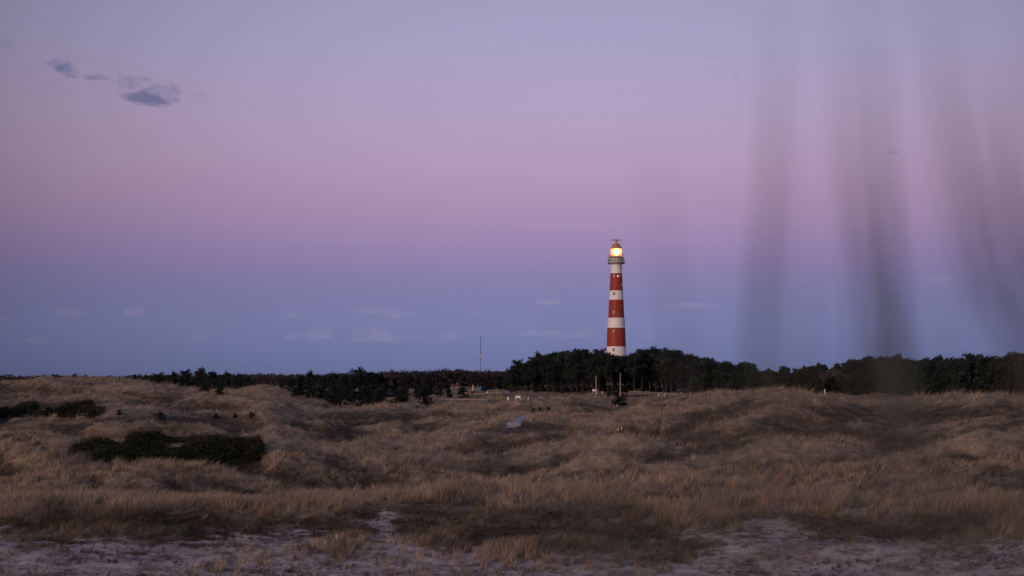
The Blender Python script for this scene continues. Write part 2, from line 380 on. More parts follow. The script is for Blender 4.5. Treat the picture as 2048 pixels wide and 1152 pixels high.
def growth_shade(x, y):
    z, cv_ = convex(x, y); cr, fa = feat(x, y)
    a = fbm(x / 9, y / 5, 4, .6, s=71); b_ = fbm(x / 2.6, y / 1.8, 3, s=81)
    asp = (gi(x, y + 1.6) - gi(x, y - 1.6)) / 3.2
    v = .60 - 2.9 * np.clip(asp - .01, -.12, .26) + (a - .5) * 1.6 + (b_ - .5) * 1.3 + np.clip(cv_, -.6, .6) * 2.6 + .55 * cr * (1 - .6 * (1 - sst(62, 76, np.hypot(x, y)))) + .26 * (1 - sst(60, 72, np.hypot(x, y))) - .50 * fa * (1 - cr) * (.35 + .65 * sst(62, 80, np.hypot(x, y)))  # crests paled, camera-facing slopes and hollows darkened: relief shading put into the colour
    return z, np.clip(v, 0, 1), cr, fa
angF = np.radians(np.linspace(-24, 24, 961)); angB = np.radians(np.linspace(24, 336, 80)[1:-1])
ang = np.concatenate([angF, angB]); NA = len(ang)
rad = np.concatenate([np.geomspace(0.6, 34, 40)[:-1], np.geomspace(34, 600, 820), np.geomspace(600, 9000, 30)[1:]]); NR = len(rad)
A, RR = np.meshgrid(ang, rad); gx = (RR * np.sin(A)).ravel(); gy = (RR * np.cos(A)).ravel(); gz = height(gx, gy)
GZG = gz.reshape(NR, NA); _lr = np.log(rad)
def gi(x, y, G=None):
    """ground height (or any grid value) by interpolation in the built sheet"""
    G = GZG if G is None else G
    D = np.hypot(x, y); a = (np.arctan2(x, y) - angF[0]) / (angF[1] - angF[0]); q = np.interp(np.log(D), _lr, np.arange(NR))
    a = np.clip(a, 0, 959.999); q = np.clip(q, 0, NR - 1.001); ia = a.astype(int); iq = q.astype(int); fa = a - ia; fq = q - iq
    return (G[iq, ia] * (1 - fa) + G[iq, ia + 1] * fa) * (1 - fq) + (G[iq + 1, ia] * (1 - fa) + G[iq + 1, ia + 1] * fa) * fq
i = np.arange(NR - 1)[:, None] * NA; j = np.arange(NA)[None, :]; j2 = (j + 1) % NA
faces = np.stack([i + j, i + NA + j, i + NA + j2, i + j2], -1).reshape(-1, 4)[:, ::-1]
cz = float(height(np.array([0.]), np.array([0.01]))[0])
verts = np.column_stack([gx, gy, gz]); verts = np.vstack([verts, [[0, 0, cz]]])
c0 = len(verts) - 1
capf = np.column_stack([np.full(NA, c0), (np.arange(NA) + 1) % NA, np.arange(NA)])
flat = np.concatenate([faces.ravel(), capf.ravel()]); sizes = np.concatenate([np.full(len(faces), 4), np.full(NA, 3)])

gm = bpy.data.materials.new("dune_ground"); gm.use_nodes = True; t = gm.node_tree; b = t.nodes['Principled BSDF']
b.inputs['Roughness'].default_value = .95; b.inputs['Specular IOR Level'].default_value = .1
geo = t.nodes.new('ShaderNodeNewGeometry')
def gn(scale, det, stretch=(1, 1, 1)):
    mp = t.nodes.new('ShaderNodeMapping'); mp.inputs['Scale'].default_value = stretch; t.links.new(geo.outputs['Position'], mp.inputs[0])
    n = t.nodes.new('ShaderNodeTexNoise'); n.inputs['Scale'].default_value = scale; n.inputs['Detail'].default_value = det; n.inputs['Roughness'].default_value = .65
    t.links.new(mp.outputs[0], n.inputs['Vector']); return n.outputs[0]
def rmp(src, stops):
    r = t.nodes.new('ShaderNodeValToRGB'); e = r.color_ramp.elements
    while len(e) < len(stops): e.new(.5)
    for q, (p, c) in zip(e, stops): q.position = p; q.color = (*c, 1)
    t.links.new(src, r.inputs[0]); return r.outputs[0]
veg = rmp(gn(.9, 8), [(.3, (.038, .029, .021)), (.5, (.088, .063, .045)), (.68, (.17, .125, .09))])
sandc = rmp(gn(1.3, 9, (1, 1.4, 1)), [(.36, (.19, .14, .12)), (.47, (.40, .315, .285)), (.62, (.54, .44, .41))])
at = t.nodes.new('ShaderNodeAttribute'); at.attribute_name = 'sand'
tn = t.nodes.new('ShaderNodeAttribute'); tn.attribute_name = 'relief_tone'
litter = rmp(gn(.9, 8), [(.3, (.14, .105, .075)), (.5, (.26, .19, .135)), (.68, (.38, .29, .21))])  # pale ground colour, blended in by the painted relief shading
vm = t.nodes.new('ShaderNodeMix'); vm.data_type = 'RGBA'; t.links.new(tn.outputs['Fac'], vm.inputs[0]); t.links.new(veg, vm.inputs[6]); t.links.new(litter, vm.inputs[7]); veg = vm.outputs[2]  # dark and pale ground colours blended by the painted relief shading
mx = t.nodes.new('ShaderNodeMix'); mx.data_type = 'RGBA'; sm = t.nodes.new('ShaderNodeMath'); sm.operation = 'MULTIPLY_ADD'; t.links.new(gn(1.1, 9, (1, 1.3, 1)), sm.inputs[0]); sm.inputs[1].default_value = 2.6; sm.inputs[2].default_value = -1.42
sa = t.nodes.new('ShaderNodeMath'); sa.operation = 'ADD'; t.links.new(at.outputs['Fac'], sa.inputs[0]); t.links.new(sm.outputs[0], sa.inputs[1])
sr = t.nodes.new('ShaderNodeMapRange'); sr.interpolation_type = 'SMOOTHSTEP'; sr.inputs[1].default_value = .25; sr.inputs[2].default_value = .75; t.links.new(sa.outputs[0], sr.inputs[0])
t.links.new(sr.outputs[0], mx.inputs[0]); t.links.new(veg, mx.inputs[6]); t.links.new(sandc, mx.inputs[7])
# scattered dark litter on the sand
spk = rmp(gn(5, 6, (1, 1.8, 1)), [(.50, (1, 1, 1)), (.60, (.42, .38, .36))])
mm = t.nodes.new('ShaderNodeMix'); mm.data_type = 'RGBA'; mm.blend_type = 'MULTIPLY'; mm.inputs[0].default_value = .65
t.links.new(mx.outputs[2], mm.inputs[6]); t.links.new(spk, mm.inputs[7]); t.links.new(mm.outputs[2], b.inputs['Base Color'])
bp = t.nodes.new('ShaderNodeBump'); bp.inputs['Strength'].default_value = .8; bp.inputs['Distance'].default_value = .08
t.links.new(gn(3, 8), bp.inputs['Height']); t.links.new(bp.outputs[0], b.inputs['Normal'])
GROWTH_SHADE = growth_shade(gx, gy)[1].reshape(NR, NA)
ground = mesh_np("ground", verts, flat, sizes, gm, colors={'sand': np.append(sand_amt(gx, gy), 0), 'relief_tone': np.append(GROWTH_SHADE.ravel(), .5)}, smooth=True)
tag(ground, kind='structure')

def gh(x, y): return float(height(np.array([float(x)]), np.array([float(y)]))[0])
def on_ground(u, D, dz=0.0):
    x = (u - 1024) / F * D; return Vector((x, D, gh(x, D) + dz))

def hit(u, v, D0=45, D1=620):
    """distance at which the line through a photo point meets the ground"""
    D = np.arange(D0, D1, .5); zz = gi((u - 1024) / F * D, D); k_ = np.nonzero(zz >= ZC + (HOR - v) / F * D)[0]
    return float(D[k_[0]]) if len(k_) else None
# footpath
pm = material("path_sand", (.33, .30, .295), .9, var=.12, vscale=.8, bump=.3)
tt = np.linspace(1.0, len(PATH) - 1, 60); cx = np.interp(tt, range(len(PATH)), PATH[:, 0]); cy = np.interp(tt, range(len(PATH)), PATH[:, 1])
dx = np.gradient(cx); dy = np.gradient(cy); ln = np.hypot(dx, dy); nx, ny = dy / ln, -dx / ln
rows = []
for q in np.linspace(-.9, .9, 7):
    wv = q * (1 + .12 * np.sin(tt * 5 + q)); xx, yy = cx + nx * wv, cy + ny * wv; rows.append(np.column_stack([xx, yy, height(xx, yy) + .05]))
for q_ in (0, 6): rows[q_][:, 2] -= .12
pv = np.concatenate(rows); ff = []
for a in range(6):
    for c in range(59): ff += [a * 60 + c, a * 60 + c + 1, (a + 1) * 60 + c + 1, (a + 1) * 60 + c]
tag(mesh_np("path", pv, ff, [4] * (len(ff) // 4), pm, smooth=True), kind='structure')

# ------------------------------------------------------------------ grass
SHRUB_POLY = [(120, 905, 0), (185, 868, 0), (250, 848, 0), (330, 842, 0), (400, 846, 0), (480, 858, 0), (505, 880, 0), (470, 893, 0), (330, 897, 0), (240, 900, 0), (180, 908, 0)]
def shrub_amt(x, y):
    """dense green shrubs fill the hollow on the left"""
    u = 1024 + F * x / np.maximum(y, 1); D = y
    top = np.interp(u, [95, 150, 200, 260, 340, 420, 490, 520], [108, 125, 140, 152, 158, 158, 148, 124])
    bot = np.interp(u, [115, 300, 420, 520], [104, 106, 111, 113])
    j = 5 * (fbm(x / 5, y / 7, 3, s=61) - .5)
    return sst(0, 3, top + j - D) * sst(0, 3, D - bot + j * .3) * (u > 95) * (u < 520)

def blades(cx, cy, cz, hgt, colr, nb, spread, wid, lean, seg5, az0=0.35):
    n = len(cx); I = np.repeat(np.arange(n), nb); m = len(I)
    a = rng.random(m) * 2 * np.pi; rr = spread * np.sqrt(rng.random(m)) * hgt[I]
    bx = cx[I] + np.cos(a) * rr * .6; by = cy[I] + np.sin(a) * rr * .6
    h = hgt[I] * (.55 + .6 * rng.random(m)); out = (.25 + .5 * rng.random(m)) * h * .95
    tx = bx + np.cos(a) * out + lean * h * (.3 + .7 * rng.random(m)); ty = by + np.sin(a) * out - .1 * lean * h
    tz = cz[I] + h; bz = cz[I] - .05
    ya = rng.random(m) * np.pi; w = wid[I] * (.6 + .8 * rng.random(m)) * .5; wx, wy = np.cos(ya) * w, np.sin(ya) * w
    c = np.clip(colr[I] * (.72 + .56 * rng.random(m))[:, None], 0, 1)
    if seg5:
        mxp, myp, mzp = bx * .62 + tx * .38, by * .62 + ty * .38, bz + (tz - bz) * .62
        V = np.stack([np.column_stack([bx - wx, by - wy, bz]), np.column_stack([bx + wx, by + wy, bz]), np.column_stack([mxp + wx * .8, myp + wy * .8, mzp]), np.column_stack([mxp - wx * .8, myp - wy * .8, mzp]), np.column_stack([tx, ty, tz])], 1)
        o = np.arange(m)[:, None] * 5; fl = np.concatenate([o + [0, 1, 2, 3], o + [3, 2, 4]], 1).ravel(); sz = np.tile([4, 3], m); k = 5
    else:
        V = np.stack([np.column_stack([bx - wx, by - wy, bz]), np.column_stack([bx + wx, by + wy, bz]), np.column_stack([tx, ty, tz])], 1)
        fl = np.arange(3 * m); sz = np.full(m, 3); k = 3
    return V.reshape(-1, 3), fl, sz, np.repeat(c, k, 0)

def leafmat(name, trans=.25, attr='col', rough=.9):
    m = bpy.data.materials.new(name); m.use_nodes = True; t = m.node_tree; 
    for n in list(t.nodes): t.nodes.remove(n)
    a = t.nodes.new('ShaderNodeAttribute'); a.attribute_name = attr
    d = t.nodes.new('ShaderNodeBsdfDiffuse'); tr = t.nodes.new('ShaderNodeBsdfTranslucent'); mx = t.nodes.new('ShaderNodeMixShader'); o = t.nodes.new('ShaderNodeOutputMaterial')
    oi = t.nodes.new('ShaderNodeObjectInfo'); hs = t.nodes.new('ShaderNodeHueSaturation'); mr = t.nodes.new('ShaderNodeMapRange')
    mr.inputs[3].default_value = .82; mr.inputs[4].default_value = 1.18; t.links.new(oi.outputs['Random'], mr.inputs[0]); t.links.new(mr.outputs[0], hs.inputs['Value'])
    t.links.new(a.outputs['Color'], hs.inputs['Color'])
    t.links.new(hs.outputs[0], d.inputs[0]); t.links.new(hs.outputs[0], tr.inputs[0]); mx.inputs[0].default_value = trans
    t.links.new(d.outputs[0], mx.inputs[1]); t.links.new(tr.outputs[0], mx.inputs[2]); t.links.new(mx.outputs[0], o.inputs[0]); return m
grass_mat = leafmat("dry_grass", .3)

STRAW = np.array([.56, .41, .285]); OCHRE = np.array([.38, .26, .14]); BROWN = np.array([.080, .057, .040]); OLIVE = np.array([.062, .056, .036]); GREY = np.array([.24, .19, .17])
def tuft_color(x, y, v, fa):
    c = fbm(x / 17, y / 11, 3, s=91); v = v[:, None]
    base = BROWN * (1 - v) + STRAW * v  # brown to straw follows growth and the painted relief shading
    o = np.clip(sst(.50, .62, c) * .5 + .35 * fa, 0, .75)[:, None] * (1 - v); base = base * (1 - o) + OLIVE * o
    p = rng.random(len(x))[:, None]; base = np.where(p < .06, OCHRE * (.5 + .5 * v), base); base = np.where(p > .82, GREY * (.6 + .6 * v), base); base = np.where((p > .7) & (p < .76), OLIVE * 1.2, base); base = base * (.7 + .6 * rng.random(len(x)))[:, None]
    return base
def grass_band(name, D0, D1, n, nb, h0, spread, w0, seg5, label):
    # distance drawn so that the tuft density falls off with distance
    s = rng.random(n) * .94 - .47; p = .55
    D = (D0 ** p + rng.random(n) * (D1 ** p - D0 ** p)) ** (1 / p)
    x, y = s * D, D
    dens = 1 - .88 * sand_amt(x, y) ** 1.5
    dens = dens * (1 - shrub_amt(x, y))
    dp, _, _ = seg_dist(x, y, PATH); dens = dens * (dp > .75)
    dens = dens * (.35 + .65 * sst(.36, .55, fbm(x / 4, y / 3, 3, s=101)))
    keep = rng.random(n) < dens; x, y = x[keep], y[keep]
    z = gi(x, y); v = gi(x, y, GROWTH_SHADE); cr, fa = feat(x, y); c = tuft_color(x, y, v, fa)
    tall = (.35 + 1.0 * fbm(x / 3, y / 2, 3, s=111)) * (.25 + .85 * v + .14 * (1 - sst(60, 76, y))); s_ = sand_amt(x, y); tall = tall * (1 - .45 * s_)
    hg = h0 * tall * (.75 + .5 * rng.random(len(x))) * (1 + .25 * sst(150, 400, np.hypot(x, y)))
    wid = w0 * (np.hypot(x, y) / 60) ** .85
    # nothing tall right in front of the footpath
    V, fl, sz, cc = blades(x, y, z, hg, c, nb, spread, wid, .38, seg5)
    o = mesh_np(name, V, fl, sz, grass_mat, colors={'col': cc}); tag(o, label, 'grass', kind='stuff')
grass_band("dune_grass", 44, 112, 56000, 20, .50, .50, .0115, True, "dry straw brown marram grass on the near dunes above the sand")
grass_band("dune_grass", 112, 470, 110000, 9, .66, .9, .015, False, "dry marram grass over the far dunes up to the dark trees")

# dry stems and driftwood litter lying on the sand
n = 9000; s = rng.random(n) * .9 - .45; D = 43 + 17 * rng.random(n); x, y = s * D, D
k = rng.random(n) < sand_amt(x, y) * sst(.45, .62, fbm(x / 1.7, y / 1.2, 4, s=121)) * 1.3; x, y = x[k], y[k]; z = height(x, y)
V, fl, sz, cc = blades(x, y, z, .08 + .16 * rng.random(len(x)), np.tile(np.array([[.05, .036, .028]]), (len(x), 1)), 7, 1.8, np.full(len(x), .02), 1.2, False)
tag(mesh_np("dead_stems", V, fl, sz, grass_mat, colors={'col': cc}), "flattened dead grass stems littering the pale sand", 'plant litter', kind='stuff')

# ------------------------------------------------------------------ foliage
def leaf_cloud(C, rad, nper, size, col, flat=.75):
    """C clump centres (k,3), rad (k,), returns triangles pairs spread through every clump"""
    k = len(C); I = np.repeat(np.arange(k), nper); m = len(I)
    d = rng.normal(size=(m, 3)); d /= np.linalg.norm(d, axis=1)[:, None]; r = rng.random(m) ** .45
    d[:, 2] *= flat
    P = C[I] + d * (r * rad[I])[:, None]
    a = rng.normal(size=(m, 3)); a /= np.linalg.norm(a, axis=1)[:, None]; b = rng.normal(size=(m, 3)); b = np.cross(a, b); b /= np.linalg.norm(b, axis=1)[:, None]
    s = size * (.6 + .8 * rng.random(m))[:, None]
    V = np.stack([P - a * s, P + b * s * .45, P + a * s, P - b * s * .45], 1).reshape(-1, 3)
    if col.ndim == 2: col = col[I]
    else: col = col[None, :]
    cl = col * (.6 + .8 * rng.random(k))[I][:, None] * (.8 + .4 * rng.random(m))[:, None]
    return V, np.arange(4 * m), np.full(m, 4), np.repeat(cl, 4, 0)
needle_mat = leafmat("pine_needles", .12); twig_mat = leafmat("bare_twigs", .05)
bark_mat = material("pine_bark", (.050, .040, .036), .95, var=.3, vscale=3, bump=.5)
PINE = np.array([.030, .040, .035]); SHRUBC = np.array([.040, .043, .024]); BARE = np.array([.088, .070, .074])

def pine_meshes(kind):
    """unit prototypes 10 m tall; returns crown mesh, trunk mesh"""
    H = 10.0; C = []; r = []; mb = MB()
    lean = Vector((random.uniform(-.6, .6), random.uniform(-.6, .6), 0))
    tp = [Vector((lean.x * q * q, lean.y * q * q, H * q)) + Vector((random.uniform(-.1, .1), random.uniform(-.1, .1), 0)) * (q > 0) for q in (0, .2, .4, .6, .8, .95)]
    mb.tube([tp[0] - Vector((0, 0, .5))] + tp, [.24, .21, .18, .16, .12, .08, .03], 7)
    if kind == 'pine': lo, n, wmax, prof = random.uniform(.33, .45), 34, 2.6, lambda q: .45 + .85 * math.sin(min(1, q * 1.05) * math.pi) ** .6 if q < .95 else .35
    elif kind == 'wood': lo, n, wmax, prof = .08, 46, 3.0, lambda q: .55 + .6 * math.sin(min(1, q) * math.pi) ** .6 if q < .95 else .3
    elif kind == 'conifer': lo, n, wmax, prof = .03, 46, 3.2, lambda q: 1.0 - .80 * q
    elif kind == 'round': lo, n, wmax, prof = .02, 56, 5.2, lambda q: math.sqrt(max(.05, 1 - (q - .25) ** 2 / .62))
    for i_ in range(n):
        q = (i_ + random.random()) / n; z = H * (lo + (.97 - lo) * q); a = random.random() * 6.283
        w = wmax * prof(q) * random.uniform(.45, 1.0) * (1 if random.random() < .9 else 1.25)
        j_ = min(4, int(z / H / .2)); ctr = tp[j_].lerp(tp[j_ + 1], min(1, max(0, (z / H - j_ * .2) / .2)))
        e = Vector((ctr.x + math.cos(a) * w, ctr.y + math.sin(a) * w, z + random.uniform(-.1, .5)))
        C.append(e); r.append(random.uniform(.55, 1.05) * (1.25 if kind == 'round' else 1))
        mid = ctr.lerp(e, .5) + Vector((0, 0, -.1)); C.append(mid); r.append(random.uniform(.5, .9))
        if i_ % 2 == 0: mb.tube([Vector((ctr.x, ctr.y, z - .4)), mid, e], [.06, .04, .015], 4, False)
    if kind == 'pine':
        for _ in range(4):         # dead side branches below the crown
            a = random.random() * 6.283; z = H * random.uniform(.25, .48)
            mb.tube([(tp[2].x * z / 4, tp[2].y * z / 4, z), (math.cos(a) * 1.3, math.sin(a) * 1.3, z + .2)], [.04, .012], 4, False)
    C = np.array([c[:] for c in C]); r = np.array(r)
    V, fl, sz, cl = leaf_cloud(C, r * (1.15 if kind != 'pine' else 1), 46, .24 if kind == 'pine' else .34, PINE)
    cr = mesh_np("crown", V, fl, sz, needle_mat, colors={'col': cl}, make_obj=False)
    tr = bpy.data.meshes.new("trunk"); tr.from_pydata(mb.v, [], mb.f); tr.materials.append(bark_mat)
    return cr, tr
PINES = [pine_meshes('pine') for _ in range(8)]; CONIFERS = [pine_meshes('conifer') for _ in range(4)]; ROUNDS = [pine_meshes('round') for _ in range(4)]; WOODS = [pine_meshes('wood') for _ in range(5)]

def bare_meshes():
    H = 10; mb = MB(); C = []; r = []
    def grow(p, d, l, rd, k):
        e = p + d * l; mb.tube([p, e], [rd, rd * .6], 5 if k > 1 else 3, False)
        if k == 0: C.append(e); r.append(.8); return
        for _ in range(3 if k > 1 else 4):
            nd = (d + Vector((random.uniform(-.7, .7), random.uniform(-.7, .7), random.uniform(-.1, .5)))).normalized()
            grow(e, nd, l * random.uniform(.6, .8), rd * .55, k - 1)
    grow(Vector((0, 0, -.3)), Vector((0, 0, 1)), 2.8, .2, 4)
    C = np.array([c[:] for c in C]); V, fl, sz, cl = leaf_cloud(C, np.array(r), 14, .26, BARE, 1)
    V = V.reshape(-1, 4, 3); m_ = V.mean(1, keepdims=True); V = (m_ + (V - m_) * np.array([1, 1, 1])).reshape(-1, 3)
    cr = mesh_np("crown", V, fl, sz, twig_mat, colors={'col': cl}, make_obj=False)
    tr = bpy.data.meshes.new("trunk"); tr.from_pydata(mb.v, [], mb.f); tr.materials.append(bark_mat); return cr, tr
BARES = [bare_meshes() for _ in range(3)]

def tree(name, protos, x, y, h, label, cat='tree', group=None, wide=1.0, trunk=True, sink=0.0):
    cr, tr = random.choice(protos)
    o = empty(name, (x, y, gh(x, y) - .1 - sink), random.random() * 6.283); k = h / 10.0
    o.scale = (k * wide, k * wide, k)
    link(bpy.data.objects.new("crown", cr), o)
    if trunk: link(bpy.data.objects.new("trunk", tr), o)
    return tag(o, label, cat, group)

ORD = ("first second third fourth fifth sixth seventh eighth ninth tenth eleventh twelfth thirteenth fourteenth fifteenth sixteenth seventeenth eighteenth nineteenth twentieth "
       "twenty-first twenty-second twenty-third twenty-fourth twenty-fifth twenty-sixth twenty-seventh twenty-eighth twenty-ninth thirtieth thirty-first thirty-second thirty-third thirty-fourth "
       "thirty-fifth thirty-sixth thirty-seventh thirty-eighth thirty-ninth fortieth").split()

# silhouette of the wood around the lighthouse: photo columns and the rows of the tree tops
GU = [1000, 1012, 1025, 1040, 1065, 1100, 1130, 1165, 1200, 1225, 1245, 1265, 1320, 1350, 1375, 1400, 1440, 1500, 1550, 1590, 1640, 1700, 1800, 1900, 2000, 2100]
GV = [772, 752, 736, 724, 716, 711, 709, 706, 702, 707, 708, 705, 704, 709, 713, 720, 729, 732, 737, 738, 730, 722, 717, 716, 713, 712]
def grove_tree(u, D, label, group, dv=0, protos=PINES, hs=1.0):
    x = (u - 1024) / F * D; z0 = gh(x, D); v = np.interp(u, GU, GV) + dv
    ht = (ZC + (HOR - v) / F * D - z0) / .98 * hs
    return tree("pine_tree", protos, x, D, max(3, ht), label, group=group, wide=random.uniform(.78, 1.08))
for i_ in range(27):       # front row of the grove, trunks showing
    u = 1022 + i_ * 14.6 + random.uniform(-4, 4)
    grove_tree(u, 452 + random.uniform(-7, 7), f"dark pine trunk showing, {ORD[i_]} from the left in the lighthouse grove's front row", "pines in the front row of the lighthouse grove", (random.choice((-5, 0, 4, 9, 13)) if not 1195 < u < 1270 else 5) + random.uniform(-2, 3))
for row, D in enumerate((468, 486, 503, 520)):
    for i_ in range(22):
        u = 1018 + row * 3 + i_ * 18.5 + random.uniform(-8, 8)
        grove_tree(u, D + random.uniform(-6, 6), "dark pine crowded in the lighthouse grove behind the front row of trunks", "pines packed inside the lighthouse grove", random.choice((-4, 0, 6, 12)) + random.uniform(-3, 3) + (7 if 1200 < u < 1265 else 0))
for row, (D, nn) in enumerate(((405, 34), (420, 32), (437, 30))):
    for i_ in range(nn):
        u = 1400 + row * 5 + i_ * (680 / nn) + random.uniform(-7, 7)
        bare = 1500 < u < 1690 and random.random() < .45
        if row == 0:
            lab = f"dark tree, {ORD[i_]} from the left in the right wood's front row"; g = "trees in the front row of the right wood"
        else: lab = "dark tree packed in the long wood behind the right dune, back rows"; g = "trees packed in the back of the right wood"
        o = grove_tree(u, D + random.uniform(-5, 5), lab, g, random.choice((-3, 0, 3, 7)) + random.uniform(-2, 2), BARES if bare else WOODS, 1.0)
# undergrowth below the grove
def mass(name, pts_fn, n, rad, size, colr, mat, nper, label, cat):
    C, r = pts_fn(n); C = C.copy(); V, fl, sz, cl = leaf_cloud(C, r, nper, size, colr)
    return tag(mesh_np(name, V, fl, sz, mat, colors={'col': cl}), label, cat, kind='stuff')
def ug(n):
    u = 1020 + 1030 * rng.random(n); D = np.where(u < 1420, 462 + 60 * rng.random(n), 415 + 40 * rng.random(n)); x = (u - 1024) / F * D
    back = np.where(u < 1420, sst(485, 515, D), sst(425, 445, D))
    return np.column_stack([x, D, height(x, D) + .2 + (1.0 + 5.5 * back) * rng.random(n) ** 1.3]), .7 + .9 * rng.random(n)
mass("undergrowth", ug, 2600, 1, .34, PINE * .8, needle_mat, 30, "dark low undergrowth under the pines of the lighthouse grove and wood", "undergrowth")

# far bare wood along the horizon on the left and behind
def farwood(n):
    u = -250 + 2600 * rng.random(n); D = 980 + 260 * rng.random(n)
    x = (u - 1024) / F * D
    top = 4.6 + 5.2 * (fbm(x / 22, D / 40, 4, s=131) - .3) + 1.6 * sst(250, 500, u) + 1.6 * np.interp(u, [250, 640, 780, 900], [0, 0, 1, 1])
    return np.column_stack([x, D, height(x, D) + top * (rng.random(n) ** .6)]), 1.2 + 1.3 * rng.random(n)
mass("distant_wood", farwood, 14000, 1, .7, BARE * .6, twig_mat, 14, "low brown leafless wood running along the far horizon", "wood")
def midwood(n):
    u = 770 + 260 * rng.random(n); D = 640 + 120 * rng.random(n); x = (u - 1024) / F * D
    top = np.interp(u, [770, 830, 880, 920, 960, 990, 1030], [7.0, 7.0, 7.3, 7.8, 6.9, 7.4, 7.6]) + 1.6 * (fbm(x / 6, D / 20, 3, s=141) - .5) * 2
    return np.column_stack([x, D, height(x, D) + top * (rng.random(n) ** .6)]), .9 + .9 * rng.random(n)
mass("bare_wood", midwood, 5000, 1, .45, BARE * .55, twig_mat, 18, "brown leafless wood between the left conifers and the lighthouse grove", "wood")

# conifers and bushes on the left: column, row of foot, row of top, width factor, distance, prototypes
def place(name, u, vtop, D, protos, label, group, wide=1.0, cat='tree', trunk=True, foot=None):
    if foot: D = hit(u, foot, D * .8, D * 1.3) or D
    x = (u - 1024) / F * D; z0 = gh(x, D); ht = max(.8, ZC + (HOR - vtop) / F * D - z0)
    return tree(name, protos, x, D, ht / .98, label, cat, group, wide, trunk)
g1 = "dark conifers in the clump left of the mast"
nfoot = lambda u: float(np.interp(u, [270, 340, 400, 450, 500, 555, 600, 640, 700, 730, 780, 860, 905], [764, 768, 774, 780, 770, 793, 796, 801, 805, 801, 796, 797, 794]))
for u, vt, D, pr, wd, lab in [
    (565, 764, 340, ROUNDS, .8, "low rounded conifer at the left end of the dark clump left of the mast"),
    (583, 757, 345, ROUNDS, .8, "dark conifer second from the left end of the clump left of the mast"),
    (603, 752, 348, CONIFERS, 1.1, "dark conifer left of the tall domed one near the clump's left end"),
    (623, 745, 350, ROUNDS, .75, "taller domed dark conifer near the left end of the clump"),
    (645, 752, 345, CONIFERS, 1.1, "dark conifer just right of the tall domed one near the clump's left end"),
    (668, 748, 352, ROUNDS, .8, "broad dark conifer in the left half of the clump"),
    (690, 752, 330, CONIFERS, 1.2, "dark conifer left of the clump's highest crown"),
    (718, 739, 350, ROUNDS, .8, "highest crown of the dark conifer clump left of the mast"),
    (742, 745, 352, ROUNDS, .75, "dark conifer joined to the right side of the clump's highest crown"),
    (765, 750, 350, ROUNDS, .75, "dark conifer two crowns right of the clump's highest one"),
    (790, 756, 345, CONIFERS, 1.0, "dark conifer with a pointed top before the gap in the clump"),
    (808, 750, 335, CONIFERS, 1.0, "pointed dark conifer on the left of three pointed ones"),
    (834, 755, 335, CONIFERS, .9, "pointed dark conifer in the middle of three pointed ones"),
    (858, 752, 332, CONIFERS, 1.1, "broad pointed dark conifer on the right of three pointed ones"),
    (878, 763, 335, ROUNDS, .7, "dark conifer falling away behind the wooden rail"),
    (897, 768, 340, CONIFERS, .9, "last low conifer at the right end of the clump by the red roof"),
    (700, 770, 300, ROUNDS, .75, "low dark bush in front of the clump, its foot lowest in the grass"),
    (672, 768, 305, ROUNDS, .75, "low dark bush in front of the clump, left of the lowest one"),
    (730, 775, 310, ROUNDS, .7, "low dark bush at the foot of the highest crown"),
    (616, 782, 290, ROUNDS, .8, "small dark bush standing alone in the grass before the clump"),
    (760, 775, 318, ROUNDS, .8, "low dark bush filling the foot of the clump's middle"),
    (800, 775, 318, ROUNDS, .8, "low dark bush at the foot of the three pointed conifers, left side"),
    (845, 777, 315, ROUNDS, .8, "low dark bush at the foot of the three pointed conifers, right side"),
    (590, 775, 325, ROUNDS, .8, "low dark bush at the clump's left foot")]:
    place("conifer", u, vt, D, pr, lab, g1, wd, foot=nfoot(u) - (0 if vt > 766 else 4))
g2 = "dark conifers on the crest of the left dune"
for u, vt, D, pr, wd, lab in [
    (270, 748, 345, CONIFERS, 1.2, "small pointed dark conifer on the left dune crest, leftmost of the row"),
    (291, 750, 345, CONIFERS, 1.0, "smallest pointed dark conifer on the left dune crest"),
    (318, 747, 350, ROUNDS, .8, "low domed conifer on the left dune crest right of the two small pointed ones"),
    (345, 745, 345, ROUNDS, .8, "dark conifer on the left dune crest left of its highest crown"),
    (372, 741, 345, ROUNDS, .75, "dark domed conifer against the highest crown of the left dune crest"),
    (400, 738, 345, ROUNDS, .8, "highest domed crown of the dark row on the left dune crest"),
    (425, 744, 342, ROUNDS, .75, "dark conifer right of the highest crown on the left dune crest"),
    (450, 746, 340, ROUNDS, .75, "dark conifer above the lone bush on the left dune's slope"),
    (475, 749, 338, ROUNDS, .75, "dark conifer second from the right end of the left dune row"),
    (497, 754, 335, ROUNDS, .75, "dark rounded conifer at the right end of the left dune row"),
    (362, 757, 305, ROUNDS, .9, "low dark bush under the left dune row, left of centre"),
    (410, 765, 295, ROUNDS, .9, "small dark bush on the slope under the highest crown"),
    (440, 768, 272, CONIFERS, 1.6, "dark bush lowest on the left dune's slope under the row"),]:
    place("conifer", u, vt, D, pr, lab, g2, wd, foot={440: 790, 410: 775, 362: 772}.get(u, nfoot(u) - 5))
for u, vt, D, wd, lab in [(76, 749, 345, .9, "leftmost of three round leafless bushes on the far left skyline"), (106, 745, 345, 1.0, "middle one of three round leafless bushes on the far left skyline"), (150, 744, 345, 1.15, "widest and rightmost round leafless bush on the far left skyline")]:
    place("bare_bush", u, vt, D, BARES, lab, "leafless bushes on the left skyline", wd * 1.3, 'bush', foot=758)
g3 = "dark bushes in the hollow on the left"
